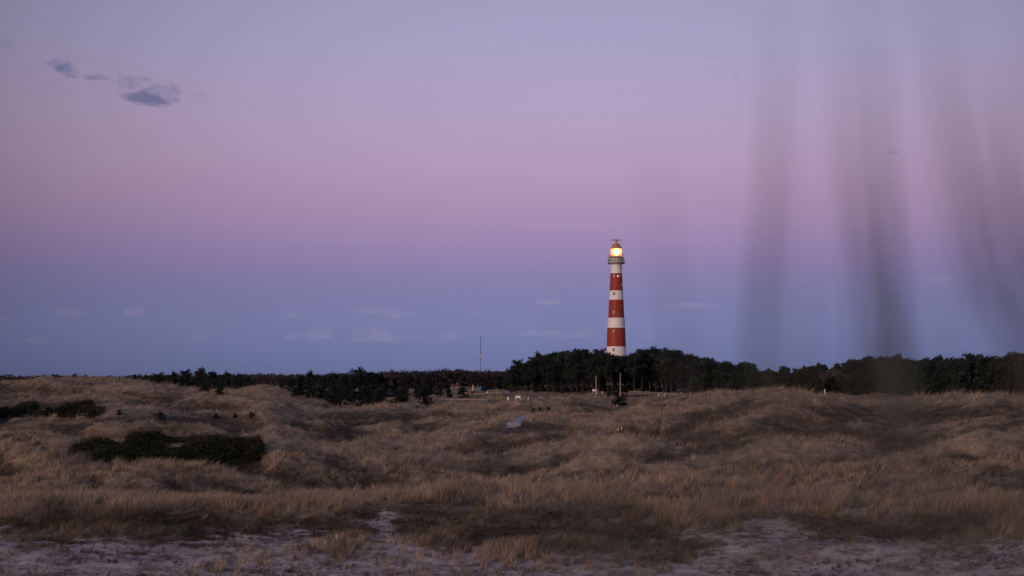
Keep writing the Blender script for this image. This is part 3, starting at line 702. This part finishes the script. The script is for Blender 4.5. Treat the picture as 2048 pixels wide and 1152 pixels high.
for u, vt, vf, D, wd, lab in [
    (8, 812, 834, 215, 1.2, "dark bush cut by the left edge of the view in the hollow"),
    (35, 816, 835, 213, 1.2, "low dark bush second from the left edge in the hollow"),
    (68, 806, 835, 214, 1.0, "tallest dark bush in the left hollow"),
    (96, 813, 834, 212, 1.2, "low dark bush between the two higher ones of the left hollow"),
    (124, 811, 835, 214, 1.1, "dark bush right of the middle of the left hollow"),
    (146, 817, 836, 212, 1.2, "low dark bush at the right end of the dense left hollow strip"),
    (178, 818, 838, 210, 1.8, "wide brownish bush right of the dark hollow strip"),
    (238, 820, 833, 208, 1.0, "small dark bush between the brownish bush and the round one"),
    (322, 824, 841, 185, 1.2, "round dark bush standing alone above the green shrub patch"),
    (432, 826, 838, 195, .9, "small round bush, leftmost of three right of the round one"),
    (470, 825, 838, 192, .9, "small round bush, middle of three above the near hillock"),
    (503, 824, 838, 192, 1.1, "small dark bush, rightmost of three above the near hillock"),
    (1065, 815, 825, 232, .6, "tiny dark upright shrub by the path, leftmost of three"),
    (1080, 815, 823, 234, .55, "tiny dark upright shrub by the path, middle of three"),
    (1096, 815, 823, 234, .6, "tiny dark upright shrub by the path, rightmost of three")]:
    place("bush", u, vt, D, ROUNDS, lab, g3 if u < 900 else "tiny dark shrubs by the path", wd, 'bush', False, vf)
for u, vt, D, wd, lab in [(925, 774, 400, 1.0, "dark bush before the red roofed houses"), (945, 777, 395, .5, "tall brown reed like bush in front of the blue van"), (1238, 769, 385, 1.6, "broad dark bush at the foot of the right pale pole"), (1241, 793, 330, 1.9, "low dark green bush on the slope below the right pale pole"), (1217, 783, 390, .9, "low dark bush between the two pale poles")]:
    place("bush", u, vt, D, BARES if u == 945 else ROUNDS, lab, None, wd, 'bush', foot={1238: 792, 1241: 811, 1217: 793}.get(u))
def thick(n):
    u = -60 + 268 * rng.random(n); D = np.interp(u, np.arange(-60, 210, 10), [hit(q, 835, 170, 300) or 215 for q in range(-60, 210, 10)]) + 1 + 9 * rng.random(n); x = (u - 1024) / F * D
    hh = (.4 + 1.8 * np.clip(fbm(x / 5, D / 30, 3, s=171) - .2, 0, 1)) * sst(212, 170, u)
    return np.column_stack([x, D, gi(x, D) + hh * rng.random(n) ** .7]), .4 + .5 * rng.random(n)
mass("thicket", thick, 1500, 1, .13, np.array([.040, .038, .028]), needle_mat, 34, "dark low thicket joining the bushes of the left hollow", "thicket")
# dense green shrubs in the hollow
def hollow(n):
    u = 95 + 425 * rng.random(n * 4); D = 101 + 60 * rng.random(n * 4); x = (u - 1024) / F * D
    k_ = rng.random(n * 4) < shrub_amt(x, D); x, D = x[k_], D[k_]
    hh = .25 + .9 * fbm(x / 4, D / 5, 3, s=151)
    hh = .15 + 1.9 * np.clip(fbm(x / 3, D / 4, 3, s=153) - .28, 0, 1)
    return np.column_stack([x, D, height(x, D) + hh * rng.random(len(x)) ** .7]), .35 + .4 * rng.random(len(x))
_hc = None
def hollow_mass():
    C, r_ = hollow(7000); q = fbm(C[:, 0] / 3.5, C[:, 1] / 4, 4, .6, s=161); e = sst(.5, .62, q)[:, None]
    colr = SHRUBC * .8 * (1 - e) + np.array([.05, .038, .032]) * e
    V, fl, sz, cl = leaf_cloud(C, r_, 30, .085, colr)
    return tag(mesh_np("shrubbery", V, fl, sz, needle_mat, colors={'col': cl}), "dark green low shrubs filling the hollow at left", "shrubbery", kind='stuff')
hollow_mass()
#( "dark green low shrubs filling the hollow at left", "shrubbery")

# ------------------------------------------------------------------ lighthouse
LD = 547.0; MPP = LD / F; LX = (1232.5 - 1024) * MPP
def zr(v): return ZC + (HOR - v) * MPP
lh = empty("lighthouse", (LX, LD, 0)); tag(lh, "tall red and white banded lighthouse with its lamp lit, rising from the pine grove", "lighthouse")
red = material("red_iron_paint", (.33, .044, .024), .55, var=.10, vscale=.35, bump=.03)
white = material("white_iron_paint", (.86, .79, .79), .55, var=.03, vscale=.4, bump=.03)
darkm = material("dark_window", (.03, .03, .04), .2); palef = material("pale_frame", (.5, .45, .43), .6)
iron = material("gallery_iron", (.17, .15, .14), .6, var=.2, vscale=3)
rings = [(780, 50, 1), (693.2, 38.6, 0), (656, 35.6, 1), (636, 31.8, 0), (600, 29.0, 1), (581.5, 26.4, 0), (547, 23.4, 1), (541, 21.6, 1), (530, 21.2, 1), (527.6, 26, 1)]
for m__ in (red, white):
    t = m__.node_tree; g_ = t.nodes.new('ShaderNodeTexCoord'); mp = t.nodes.new('ShaderNodeMapping'); mp.inputs['Scale'].default_value = (1.6, 1.6, .12); t.links.new(g_.outputs['Object'], mp.inputs[0])
    n_ = t.nodes.new('ShaderNodeTexNoise'); n_.inputs['Scale'].default_value = 1.0; n_.inputs['Detail'].default_value = 6; t.links.new(mp.outputs[0], n_.inputs['Vector'])
    mr = t.nodes.new('ShaderNodeMapRange'); mr.inputs[1].default_value = .54; mr.inputs[2].default_value = .78; mr.inputs[3].default_value = 0; mr.inputs[4].default_value = .28 if m__ is red else .08; t.links.new(n_.outputs[0], mr.inputs[0])
    mx_ = t.nodes.new('ShaderNodeMix'); mx_.data_type = 'RGBA'; pb = t.nodes['Principled BSDF']; src = pb.inputs['Base Color'].links[0].from_socket
    t.links.new(mr.outputs[0], mx_.inputs[0]); t.links.new(src, mx_.inputs[6]); mx_.inputs[7].default_value = (.20, .10, .07, 1); t.links.new(mx_.outputs[2], pb.inputs['Base Color'])
mb = MB(); prof = []; mats = []
for a in range(len(rings) - 1):
    v0, d0, _ = rings[a]; v1, d1, _ = rings[a + 1]; k_ = 1 if rings[a][2] else 0
    for q in range(6 if a < 6 else 1):
        f_ = q / 6; prof.append(((d0 + (d1 - d0) * f_) / 2 * MPP, zr(v0 + (v1 - v0) * f_))); mats.append(k_)
        if a < 6:      # plate joints of the cast-iron sections
            rr_, z_ = prof[-1]; prof += [(rr_ + .035, z_ + .02), (rr_ + .035, z_ + .12), (rr_, z_ + .14)]; mats += [k_] * 3
prof.append((rings[-1][1] / 2 * MPP, zr(rings[-1][0])))
mb.lathe(prof, n=64, mats=mats); mb.build("tower", [red, white], lh, smooth=False)
def rad_at(v):
    vs = [r_[0] for r_ in rings][::-1]; ds = [r_[1] for r_ in rings][::-1]; return float(np.interp(v, vs, ds)) / 2 * MPP
def lwin(u, v, w_, h_, lit=False, pale=False):
    r_ = rad_at(v); off = max(-.97 * r_, min(.97 * r_, (u - 1232.5) * MPP)); a = math.asin(off / r_)
    cx_, cy_ = r_ * math.sin(a), -r_ * math.cos(a)
    fr_ = MB(); fr_.box((cx_, cy_, zr(v)), (w_ + .24, .30, h_ + .24), a); f_ = fr_.build("window", palef if pale else material("window_frame", (.22, .2, .2), .6), lh)
    g_ = MB(); g_.box((cx_ + .16 * math.sin(a), cy_ - .16 * math.cos(a), zr(v)), (w_, .06, h_), a)
    g_.build("pane", material("lit_pane", (.8, .6, .4), .4, emit=(1, .62, .35), estr=1.3) if lit else (material("grey_pane", (.30, .2, .18), .3) if pale else darkm), f_)
lwin(1227, 587.5, .62, 1.0); lwin(1225.5, 699.8, .62, 1.0)
lwin(1227.7, 552.5, .35, .6, pale=True); lwin(1234.5, 553, .38, .5, lit=True); lwin(1239, 552.5, .3, .6, pale=True)
lwin(1226.6, 625, .35, .8, pale=True); lwin(1226, 663, .35, .8, pale=True)
lwin(1242.3, 535, .5, 1.4); lwin(1243.6, 570.5, .4, 1.0, pale=True); lwin(1247.6, 642.5, .45, 1.3)
# galleries
m_ = MB(); m_.lathe([(2.3, zr(528.2)), (3.30, zr(527.8)), (3.30, zr(525.6)), (2.0, zr(525.6))]); m_.build("gallery_deck", iron, lh)
def railing(r_, z0, h_, nposts, nrails, name):
    m_ = MB()
    for k_ in range(nposts):
        a = 2 * math.pi * k_ / nposts; m_.tube([(r_ * math.cos(a), r_ * math.sin(a), z0), (r_ * math.cos(a), r_ * math.sin(a), z0 + h_)], .028, 5)
    for q in range(nrails):
        zz = z0 + h_ * (q + 1) / nrails; m_.lathe([(r_ - .035, zz), (r_ + .035, zz), (r_ + .035, zz + .07), (r_ - .035, zz + .07), (r_ - .035, zz)], n=48)
    m_.build(name, iron, lh)
railing(3.22, zr(525.6), 1.3, 40, 3, "railing")
m_ = MB(); m_.mi = 0
m_.lathe([(2.75, zr(525.6)), (2.65, zr(516.5))], n=24); m_.build("service_room", material("grey_cream_paint", (.72, .66, .62), .6, var=.06, vscale=1), lh)
for k_ in range(12):
    a = 2 * math.pi * (k_ + .5) / 12; pm_ = MB(); pm_.box((2.76 * math.sin(a), -2.76 * math.cos(a), zr(521)), (.22, .08, .4), a); pm_.build("vent_panel", iron, lh)
m_ = MB(); m_.lathe([(2.3, zr(517.0)), (2.95, zr(516.6)), (2.95, zr(515.3)), (1.9, zr(515.3))]); m_.build("upper_deck", iron, lh)
railing(2.88, zr(515.3), 1.0, 30, 2, "upper_railing")
# lantern: murette, glazing bars, panes, lens, dome, radar bar
m_ = MB(); m_.lathe([(2.2, zr(515.3)), (2.2, zr(513.5)), (2.08, zr(513.5))], n=32); m_.build("murette", iron, lh)
glassm = bpy.data.materials.new("lantern_glass"); glassm.use_nodes = True; t = glassm.node_tree
for n_ in list(t.nodes): t.nodes.remove(n_)
tb = t.nodes.new('ShaderNodeBsdfTransparent'); tb.inputs[0].default_value = (1, .93, .86, 1)
tl = t.nodes.new('ShaderNodeBsdfTranslucent'); tl.inputs[0].default_value = (1, .5, .2, 1); mxs = t.nodes.new('ShaderNodeMixShader'); mxs.inputs[0].default_value = .22
ou = t.nodes.new('ShaderNodeOutputMaterial'); t.links.new(tb.outputs[0], mxs.inputs[1]); t.links.new(tl.outputs[0], mxs.inputs[2]); t.links.new(mxs.outputs[0], ou.inputs[0])
m_ = MB(); m_.lathe([(2.13, zr(513.5)), (2.13, zr(498))], n=32); m_.build("glazing", glassm, lh)
m_ = MB()
for k_ in range(16):
    a = 2 * math.pi * (k_ + .5) / 16; m_.tube([(2.16 * math.cos(a), 2.16 * math.sin(a), zr(513.5)), (2.16 * math.cos(a), 2.16 * math.sin(a), zr(498))], .05, 5)
for v_ in (513.3, 505.5, 498.2): m_.lathe([(2.12, zr(v_)), (2.2, zr(v_)), (2.2, zr(v_) + .1), (2.12, zr(v_) + .1)], n=32)
brass = material("lantern_bars", (.45, .24, .10), .5); m_.build("glazing_bars", brass, lh)
lensm = material("lens_light", (.9, .8, .6), .3, emit=(1, .52, .17), estr=3.0)
_t = lensm.node_tree; _lw = _t.nodes.new('ShaderNodeLayerWeight'); _lw.inputs[0].default_value = .5; _mr = _t.nodes.new('ShaderNodeMapRange')
_mr.inputs[1].default_value = 0; _mr.inputs[2].default_value = .6; _mr.inputs[3].default_value = 12.0; _mr.inputs[4].default_value = 1.3
_t.links.new(_lw.outputs['Facing'], _mr.inputs[0]); _t.links.new(_mr.outputs[0], _t.nodes['Principled BSDF'].inputs['Emission Strength'])
m_ = MB(); m_.lathe([(.4, zr(512.0)), (.8, zr(510.6)), (1.2, zr(508.4)), (1.42, zr(504.6)), (1.25, zr(501)), (.8, zr(498.6)), (.2, zr(497.6))], n=24)
m_.build("lens", lensm, lh, smooth=True)
m_ = MB(); m_.lathe([(.55, zr(513.4)), (.5, zr(512.8))], n=16); m_.build("lens_pedestal", brass, lh)
domem = material("dome_copper", (.55, .26, .12), .55, var=.15, vscale=1.5)
m_ = MB(); m_.lathe([(2.25, zr(498)), (2.2, zr(496.6)), (2.02, zr(494.5)), (1.7, zr(492.4)), (1.3, zr(490.8)), (1.28, zr(489.9)), (1.6, zr(489.7)), (1.6, zr(488.6)), (.75, zr(488.2)), (.6, zr(486.0)), (.42, zr(483.2)), (.40, zr(481.4)), (.02, zr(481.3))], n=32); m_.build("dome", domem, lh, smooth=False)
m_ = MB(); m_.tube([(0, 0, zr(481.4)), (0, 0, zr(480.4))], .12, 8); m_.box((0, 0, zr(480.1)), (4.0, .28, .3), R(12)); m_.build("radar_bar", iron, lh)
lamp = bpy.data.lights.new("lantern_lamp", 'POINT'); lamp.energy = 2200; lamp.color = (1, .62, .3); lamp.shadow_soft_size = .4
lo = bpy.data.objects.new("lantern_lamp", lamp); S.collection.objects.link(lo); lo.parent = lh; lo.location = (0, -1.7, zr(503))

# ------------------------------------------------------------------ mast, poles, signs, fences, houses, vehicles
steel = material("mast_steel", (.22, .20, .22), .6)
mz = W(961, 757, 900); ms = empty("radio_mast", (mz.x, 900, gh(mz.x, 900))); tag(ms, "thin lattice radio mast rising from the far wood left of the lighthouse", "mast")
hM = ZC + 82 * 900 / F - ms.location.z; mm_ = MB()
for k_ in range(3):
    a = 2.094 * k_ + .4; mm_.tube([(.30 * math.cos(a), .30 * math.sin(a), 0), (.30 * math.cos(a), .30 * math.sin(a), hM)], .055, 4)
for q in range(34):
    z_ = hM * q / 34
    for k_ in range(3):
        a, a2 = 2.094 * k_ + .4, 2.094 * (k_ + 1) + .4
        mm_.tube([(.3 * math.cos(a), .3 * math.sin(a), z_), (.3 * math.cos(a2), .3 * math.sin(a2), z_ + hM / 34)], .03, 3, False)
mm_.build("lattice", steel, ms)
mm_ = MB(); mm_.tube([(0, 0, hM), (0, 0, hM + 1.2)], .07, 5); mm_.box((0, 0, hM), (1.3, .2, .35)); mm_.build("top_antenna", steel, ms)
mm_ = MB(); mm_.box((.15, -.3, hM * .60), (.75, .5, 1.9)); mm_.build("antenna_panel", palef, ms)
for sx_ in (-1, 1):
    mm_ = MB(); mm_.tube([(0, 0, hM * .62), (sx_ * 9, 1, 0)], .03, 3); mm_.build("guy_wire", steel, ms)

wood = material("weathered_wood", (.36, .28, .235), .9, var=.25, vscale=4, bump=.3)
signw = material("sign_white", (.80, .76, .76), .5, var=.04, vscale=3)
def pole(u, v0, D, top, r_, lab):
    g_ = on_ground(u, D); m_ = MB(); h_ = ZC + (HOR - top) / F * D - g_.z
    m_.tube([(0, 0, -.4), (0, 0, h_ * .5), (0, 0, h_)], [r_ * 1.25, r_, r_ * .7], 8); m_.tube([(0, 0, h_), (0, 0, h_ + .12)], [r_ * .95, .02], 8)
    o = m_.build("pole", wood, None); o.location = g_; tag(o, lab, "pole", "pale poles before the lighthouse grove")
pole(1192, 788, 415, 752, .17, "pale wooden pole standing behind the white board before the pines")
pole(1240.5, 777, 415, 746, .15, "pale pole rising from the dark bush below the lighthouse")
def board_sign(u, D, vb, w_, h_, zt, lab):
    D = hit(u, vb, D * .75, D * 1.25) or D
    g_ = on_ground(u, D); e = empty("sign", g_); tag(e, lab, "sign")
    zt = ZC + (HOR - zt) / F * D - g_.z
    m_ = MB(); m_.box((0, 0, zt - h_ / 2), (w_, .05, h_)); m_.build("board", signw, e, bevel=.01)
    for s_ in (-1, 1):
        m_ = MB(); m_.box((s_ * (w_ / 2 - .06), .06, zt / 2 - .2), (.10, .07, zt + .4 - .1)); m_.build("post", signw, e)
board_sign(1036, 330, 803, .98, .46, 791.5, "small white sign board on two white posts in the grass left of the grove")
board_sign(1189.5, 400, 788, 1.45, .68, 778.5, "wide white board at the foot of the pale pole before the pines")
def stake(u, vt, D, w_, lab, grp, mt=signw, foot=5):
    D = hit(u, vt + foot, D * .75, D * 1.25) or D
    g_ = on_ground(u, D); h_ = max(.25, ZC + (HOR - vt) / F * D - g_.z); m_ = MB()
    m_.box((0, 0, h_ / 2 - .1), (w_, w_, h_ + .2)); m_.box((0, 0, h_ + .02), (w_ * .8, w_ * .8, .05), 0, .5)
    o = m_.build("marker_post", mt, None); o.location = g_; tag(o, lab, "post", grp)
gp = "small white marker posts"
stake(1204, 783, 405, .22, "short white post just right of the pale pole and board", gp)
stake(1317, 787.5, 372, .22, "short white post right of the rail fence, left of a pair", gp)
stake(1329, 787.5, 372, .22, "short white post right of the rail fence, right of a pair", gp)
stake(1233.5, 809.5, 262, .16, "little white post below the low green bush on the slope", gp)
stake(1016, 794.5, 340, .34, "low white marker left of the small white sign", gp)
stake(1056.5, 795.5, 335, .28, "low white marker right of the small white sign", gp)
stake(1236, 857, 128, .07, "tiny white stake in the mid dunes, left of two", gp)
stake(1243, 857, 128, .07, "tiny white stake in the mid dunes, right of two", gp)
stake(1649.5, 778.5, 178, .09, "white post on the right dune's crest", gp)
stake(974, 783, 455, .35, "squat white post beside the blue van", gp)
stake(946, 771.5, 505, .25, "white post between the roofs and the blue van", gp)
def fence(pts, D, rails, h_, lab, pw=.12):
    """pts: photo columns with the row of the top rail"""
    um_ = (pts[0][0] + pts[-1][0]) / 2; D = hit(um_, pts[0][1] + 1.5, D * .8, D * 1.15) or D
    g_ = on_ground(pts[0][0], D); e = empty("rail_fence", g_); tag(e, lab, "fence", None); top = []
    for (u, v) in pts:
        p = W(u, v, D); top.append(Vector((p.x - g_.x, 0, max(p.z, gh(p.x, D) + 1.05) - g_.z)))
    for q in range(rails):
        m_ = MB(); 
        for a, b_ in zip(top[:-1], top[1:]):
            o_ = Vector((0, 0, -q * h_)); m_.tube([a + o_, b_ + o_], .12, 6)
        m_.build("rail", wood, e)
    tot = top[-1].x - top[0].x; n_ = max(2, int(tot / 3.2))
    for k_ in range(n_ + 1):
        xx = top[0].x + tot * k_ / n_; zz = float(np.interp(xx, [p.x for p in top], [p.z for p in top])); gz_ = gh(g_.x + xx, D) - g_.z
        m_ = MB(); m_.box((xx, .12, (gz_ - .4 + zz + .05) / 2), (pw, pw, max(.3, zz + .05 - gz_ + .4))); m_.build("post", wood, e)
fence([(868, 798), (975, 799.5)], 318, 1, .4, "low pale wooden rail before the right end of the dark conifer clump")
fence([(908, 791), (1003, 792.5)], 395, 1, .4, "low wooden rail behind the first one, below the red roofs")
fence([(1258, 787), (1345, 788)], 385, 2, .5, "two rail wooden fence before the pines right of the lighthouse")

roofm = material("red_roof_tiles", (.13, .055, .042), .85, var=.25, vscale=2, bump=.4); brick = material("brick_wall", (.26, .15, .11), .9, var=.2, vscale=2)
def house(u, D, w_, wall_h, ridge_row, lab):
    g_ = on_ground(u, D); e = empty("house", g_, R(12)); tag(e, lab, "house", "red roofed houses beside the mast")
    zr_ = ZC + (HOR - ridge_row) / F * D - g_.z; m_ = MB(); m_.box((0, 0, wall_h / 2 - .2), (w_, 5, wall_h + .4)); m_.build("wall", brick, e)
    m_ = MB(); a = w_ / 2 + .3
    m_.add([(-a, -2.9, wall_h), (a, -2.9, wall_h), (a, 2.9, wall_h), (-a, 2.9, wall_h), (-a, 0, zr_), (a, 0, zr_)], [(0, 1, 5, 4), (2, 3, 4, 5), (0, 4, 3), (1, 2, 5), (3, 2, 1, 0)])
    rf = m_.build("roof", roofm, e); m_ = MB(); m_.box((w_ * .3, .3, zr_ + .1), (.6, .6, 1.1)); m_.build("chimney", brick, rf)
    for s_ in (-.25, .25):
        m_ = MB(); m_.box((w_ * s_, -2.52, wall_h * .5), (1.1, .08, 1.1)); f_ = m_.build("window", signw, e); m_ = MB(); m_.box((w_ * s_, -2.57, wall_h * .5), (.9, .04, .9)); m_.build("pane", darkm, f_)
house(909, 560, 3.6, 1.5, 768.5, "small red roofed house half hidden behind the last conifer, left of two")
house(938, 545, 5.4, 1.2, 772.5, "small red roofed house behind the reeds, right of two")

tyre = material("tyre_rubber", (.02, .02, .02), .9); glassd = material("car_glass", (.03, .035, .045), .08, spec=.6)
def vehicle(name, u, D, zoff, rz, body, cat, lab, van=False, tail=None, rise=0.0):
    g_ = on_ground(u, D); g_.z += zoff; e = empty(name, g_, rz); tag(e, lab, cat)
    if van: out = [(-2.3, .35), (2.2, .35), (2.35, .8), (2.25, 1.15), (1.7, 1.3), (1.15, 1.95), (-2.2, 2.0), (-2.35, 1.2)]; W_ = 1.85
    else: out = [(-2.1, .35), (2.05, .35), (2.15, .65), (2.0, .85), (1.15, .95), (.45, 1.42), (-1.0, 1.45), (-1.75, 1.0), (-2.12, .95)]; W_ = 1.75
    m_ = MB(); m_.prism(out, -W_ / 2, W_ / 2); m_.build("body", body, e, bevel=.08)
    zt = out[5][1]; zb = 1.02 if not van else 1.25; m_ = MB()
    x0, x1 = (-1.5, .9) if not van else (-.6, 1.35)
    for s_ in (-1, 1):
        m_ = MB(); m_.box((((x0 + x1) / 2), s_ * (W_ / 2 + .005), (zb + zt) / 2 - .02), (x1 - x0 - .3, .02, (zt - zb) * .75), 0, .8)
        m_.build("side_window", glassd, e)
    m_ = MB(); m_.box((out[6][0] - .18, 0, (zb + zt) / 2), (.06 if van else .5, W_ * .8, (zt - zb) * .6)); m_.build("rear_window", glassd, e)
    for sx_ in (-1.35, 1.35):
        for s_ in (-1, 1):
            m_ = MB(); m_.tube([(sx_, s_ * (W_ / 2 - .2), .33), (sx_, s_ * (W_ / 2 + .02), .33)], .33, 16); wv = m_.build("wheel", tyre, e)
            m_ = MB(); m_.tube([(sx_, s_ * (W_ / 2 + .02), .33), (sx_, s_ * (W_ / 2 + .035), .33)], .19, 12); m_.build("rim", palef, wv)
    for s_ in (-1, 1):
        m_ = MB(); m_.box((out[-1][0] - .01, s_ * (W_ / 2 - .15), .85), (.1, .24, .22)); m_.build("tail_light", tail or material("tail_lamp", (.35, .03, .03), .3), e)
bluep = material("blue_paint", (.05, .12, .21), .35, spec=.5); silver = material("silver_blue_paint", (.30, .33, .42), .3, metal=.3); blackp = material("black_paint", (.012, .013, .018), .3, spec=.5); greyp = material("grey_paint", (.12, .12, .15), .35)
vehicle("van", 963.5, 470, .2, R(65), bluep, "van", "blue van parked in the gap left of the lighthouse grove", True)
vehicle("car", 1018, 440, .1, R(60), silver, "car", "silver blue car parked at the left end of the grove")
vehicle("car", 1166, 425, .1, R(-178), blackp, "car", "dark car with a red rear lamp left of the wide white board", tail=material("red_tail_lamp", (.9, .2, .18), .3, emit=(1, .25, .2), estr=1.2))
vehicle("car", 1370, 395, .3, R(5), blackp, "car", "black car behind the rise of the right dune, left of a grey one")
vehicle("car", 1386, 402, .3, R(-4), greyp, "car", "grey car beside the black one behind the right dune's rise")

# ------------------------------------------------------------------ marram stems right in front of the lens
fm = leafmat("near_marram", .35)
def stem(path, w_, colr):
    """a long flat leaf through points, narrowing to its tip"""
    P_ = [Vector(p) for p in path]; n_ = 24; out = []
    for q in range(n_ + 1):
        t_ = q / n_ * (len(P_) - 1); i0 = min(int(t_), len(P_) - 2); f_ = t_ - i0
        p0, p1, p2, p3 = P_[max(i0 - 1, 0)], P_[i0], P_[i0 + 1], P_[min(i0 + 2, len(P_) - 1)]
        out.append(.5 * ((2 * p1) + (p2 - p0) * f_ + (2 * p0 - 5 * p1 + 4 * p2 - p3) * f_ ** 2 + (3 * p1 - p0 - 3 * p2 + p3) * f_ ** 3))
    vs = []; fs = []
    for q, p in enumerate(out):
        k_ = w_ / 2 * min(1, (1 - q / n_) * 2.0 + .03) * min(1, .28 + max(0, (p.z - ZC + .16) / .16) * .72); d_ = Vector((1, .25, 0)).normalized() * k_
        vs += [p - d_, p + Vector((0, -.25 * k_, 0)), p + d_]
    for q in range(n_):
        for s_ in range(2): fs.append([q * 3 + s_, q * 3 + s_ + 1, (q + 1) * 3 + s_ + 1, (q + 1) * 3 + s_])
    return vs, fs
FV, FF, FC = [], [], []
GZ = gh(0.1, .5)
def leaf_px(d, pts, w_, colr):
    """pts: photo positions the leaf passes, listed from low to high; rooted in the sand below"""
    p0 = W(*pts[0], d); root = Vector((p0.x + random.uniform(-.04, .04), d + random.uniform(-.03, .05), GZ - .05))
    path = [root, root.lerp(p0, .55) + Vector((random.uniform(-.01, .01), 0, 0))] + [W(u, v, d) for u, v in pts]
    vs, fs = stem(path, w_, colr); o_ = len(FV); FV.extend(vs); FF.extend([[i_ + o_ for i_ in f] for f in fs]); FC.extend([colr] * len(vs))
GR = (.11, .10, .085); GG = (.085, .10, .08); RD = (.125, .10, .09)
for d_, pts_, w_, c_ in [
    (.75, [(1505, 1152), (1513, 760), (1522, 560), (1540, 330), (1548, 120), (1549, -60)], .0040, GG),
    (.70, [(1540, 1200), (1535, 650), (1560, 400), (1570, 180), (1572, 20)], .0020, RD),
    (.62, [(1590, 1200), (1600, 700), (1590, 450), (1560, 240)], .0022, RD),
    (.80, [(1900, 1152), (1818, 820), (1792, 600), (1775, 400), (1760, 200), (1755, 50)], .0062, GG),
    (.85, [(1700, 1152), (1780, 820), (1790, 620), (1775, 480), (1762, 330)], .0042, GG),
    (.72, [(1860, 1200), (1800, 800), (1752, 600), (1715, 420), (1690, 220), (1672, 20)], .0038, GR),
    (.66, [(1620, 1200), (1720, 780), (1715, 520), (1680, 330), (1665, 180)], .0030, RD),
    (.60, [(1800, 1200), (1770, 700), (1735, 380), (1715, 60), (1712, -80)], .0024, GR),
    (.68, [(1740, 1200), (1760, 900), (1745, 640), (1735, 480)], .0034, GR),
    (.72, [(2080, 900), (2000, 640), (1955, 460), (1915, 300), (1880, 140), (1850, -40)], .0040, GR),
    (.66, [(2050, 900), (1960, 600), (1920, 430), (1890, 280), (1875, 150)], .0036, RD),
    (.60, [(2160, 900), (2060, 600), (1990, 400), (1925, 170), (1880, -60)], .0026, GR),
    (.70, [(2110, 860), (2050, 640), (2020, 480), (1995, 340), (1978, 220)], .0042, RD),
    (.62, [(2140, 800), (2085, 560), (2050, 420), (2030, 260), (2020, 100)], .0050, GR),
    (.70, [(1420, 1180), (1365, 760), (1335, 520), (1312, 360), (1298, 240)], .0021, RD),
    (.55, [(1440, 1200), (1420, 860), (1425, 700), (1430, 560)], .0020, GG),
    (.50, [(1660, 1300), (1640, 900), (1635, 700), (1640, 520)], .0020, GR),
    (.60, [(1900, 1200), (1885, 900), (1868, 740), (1860, 610)], .0030, GG),
    (.55, [(1180, 1200), (1150, 800), (1140, 620), (1150, 540)], .0012, GR),
    (.62, [(1250, 1260), (1200, 1050), (1170, 930)], .0060, GG),
    (.66, [(1210, 1260), (1185, 1080), (1180, 980)], .0040, GR),
    (.58, [(1320, 1260), (1420, 1060), (1470, 940), (1450, 840)], .0040, GG),
    (.50, [(1560, 1260), (1600, 1050), (1590, 850)], .0040, RD),
    (.55, [(2000, 1260), (1990, 1000), (2020, 800)], .0065, GG),
    (.60, [(1820, 1260), (1830, 1000), (1830, 800)], .0050, GG),
    (.50, [(1900, 1260), (1960, 1050), (2040, 880)], .0050, GR),
    (.45, [(1120, 1300), (1090, 1100), (1000, 950)], .0016, GR)]:
    leaf_px(d_, pts_, w_ * (1.12 if pts_[-1][1] < 700 else 1.35), c_)
ftu = mesh_np("marram_tuft", np.array([v[:] for v in FV]), np.array(FF).ravel(), [4] * len(FF), fm, colors={'col': np.array(FC)})
tag(ftu, "blurred tall grass stems close to the viewer over the whole right side", "grass tuft")
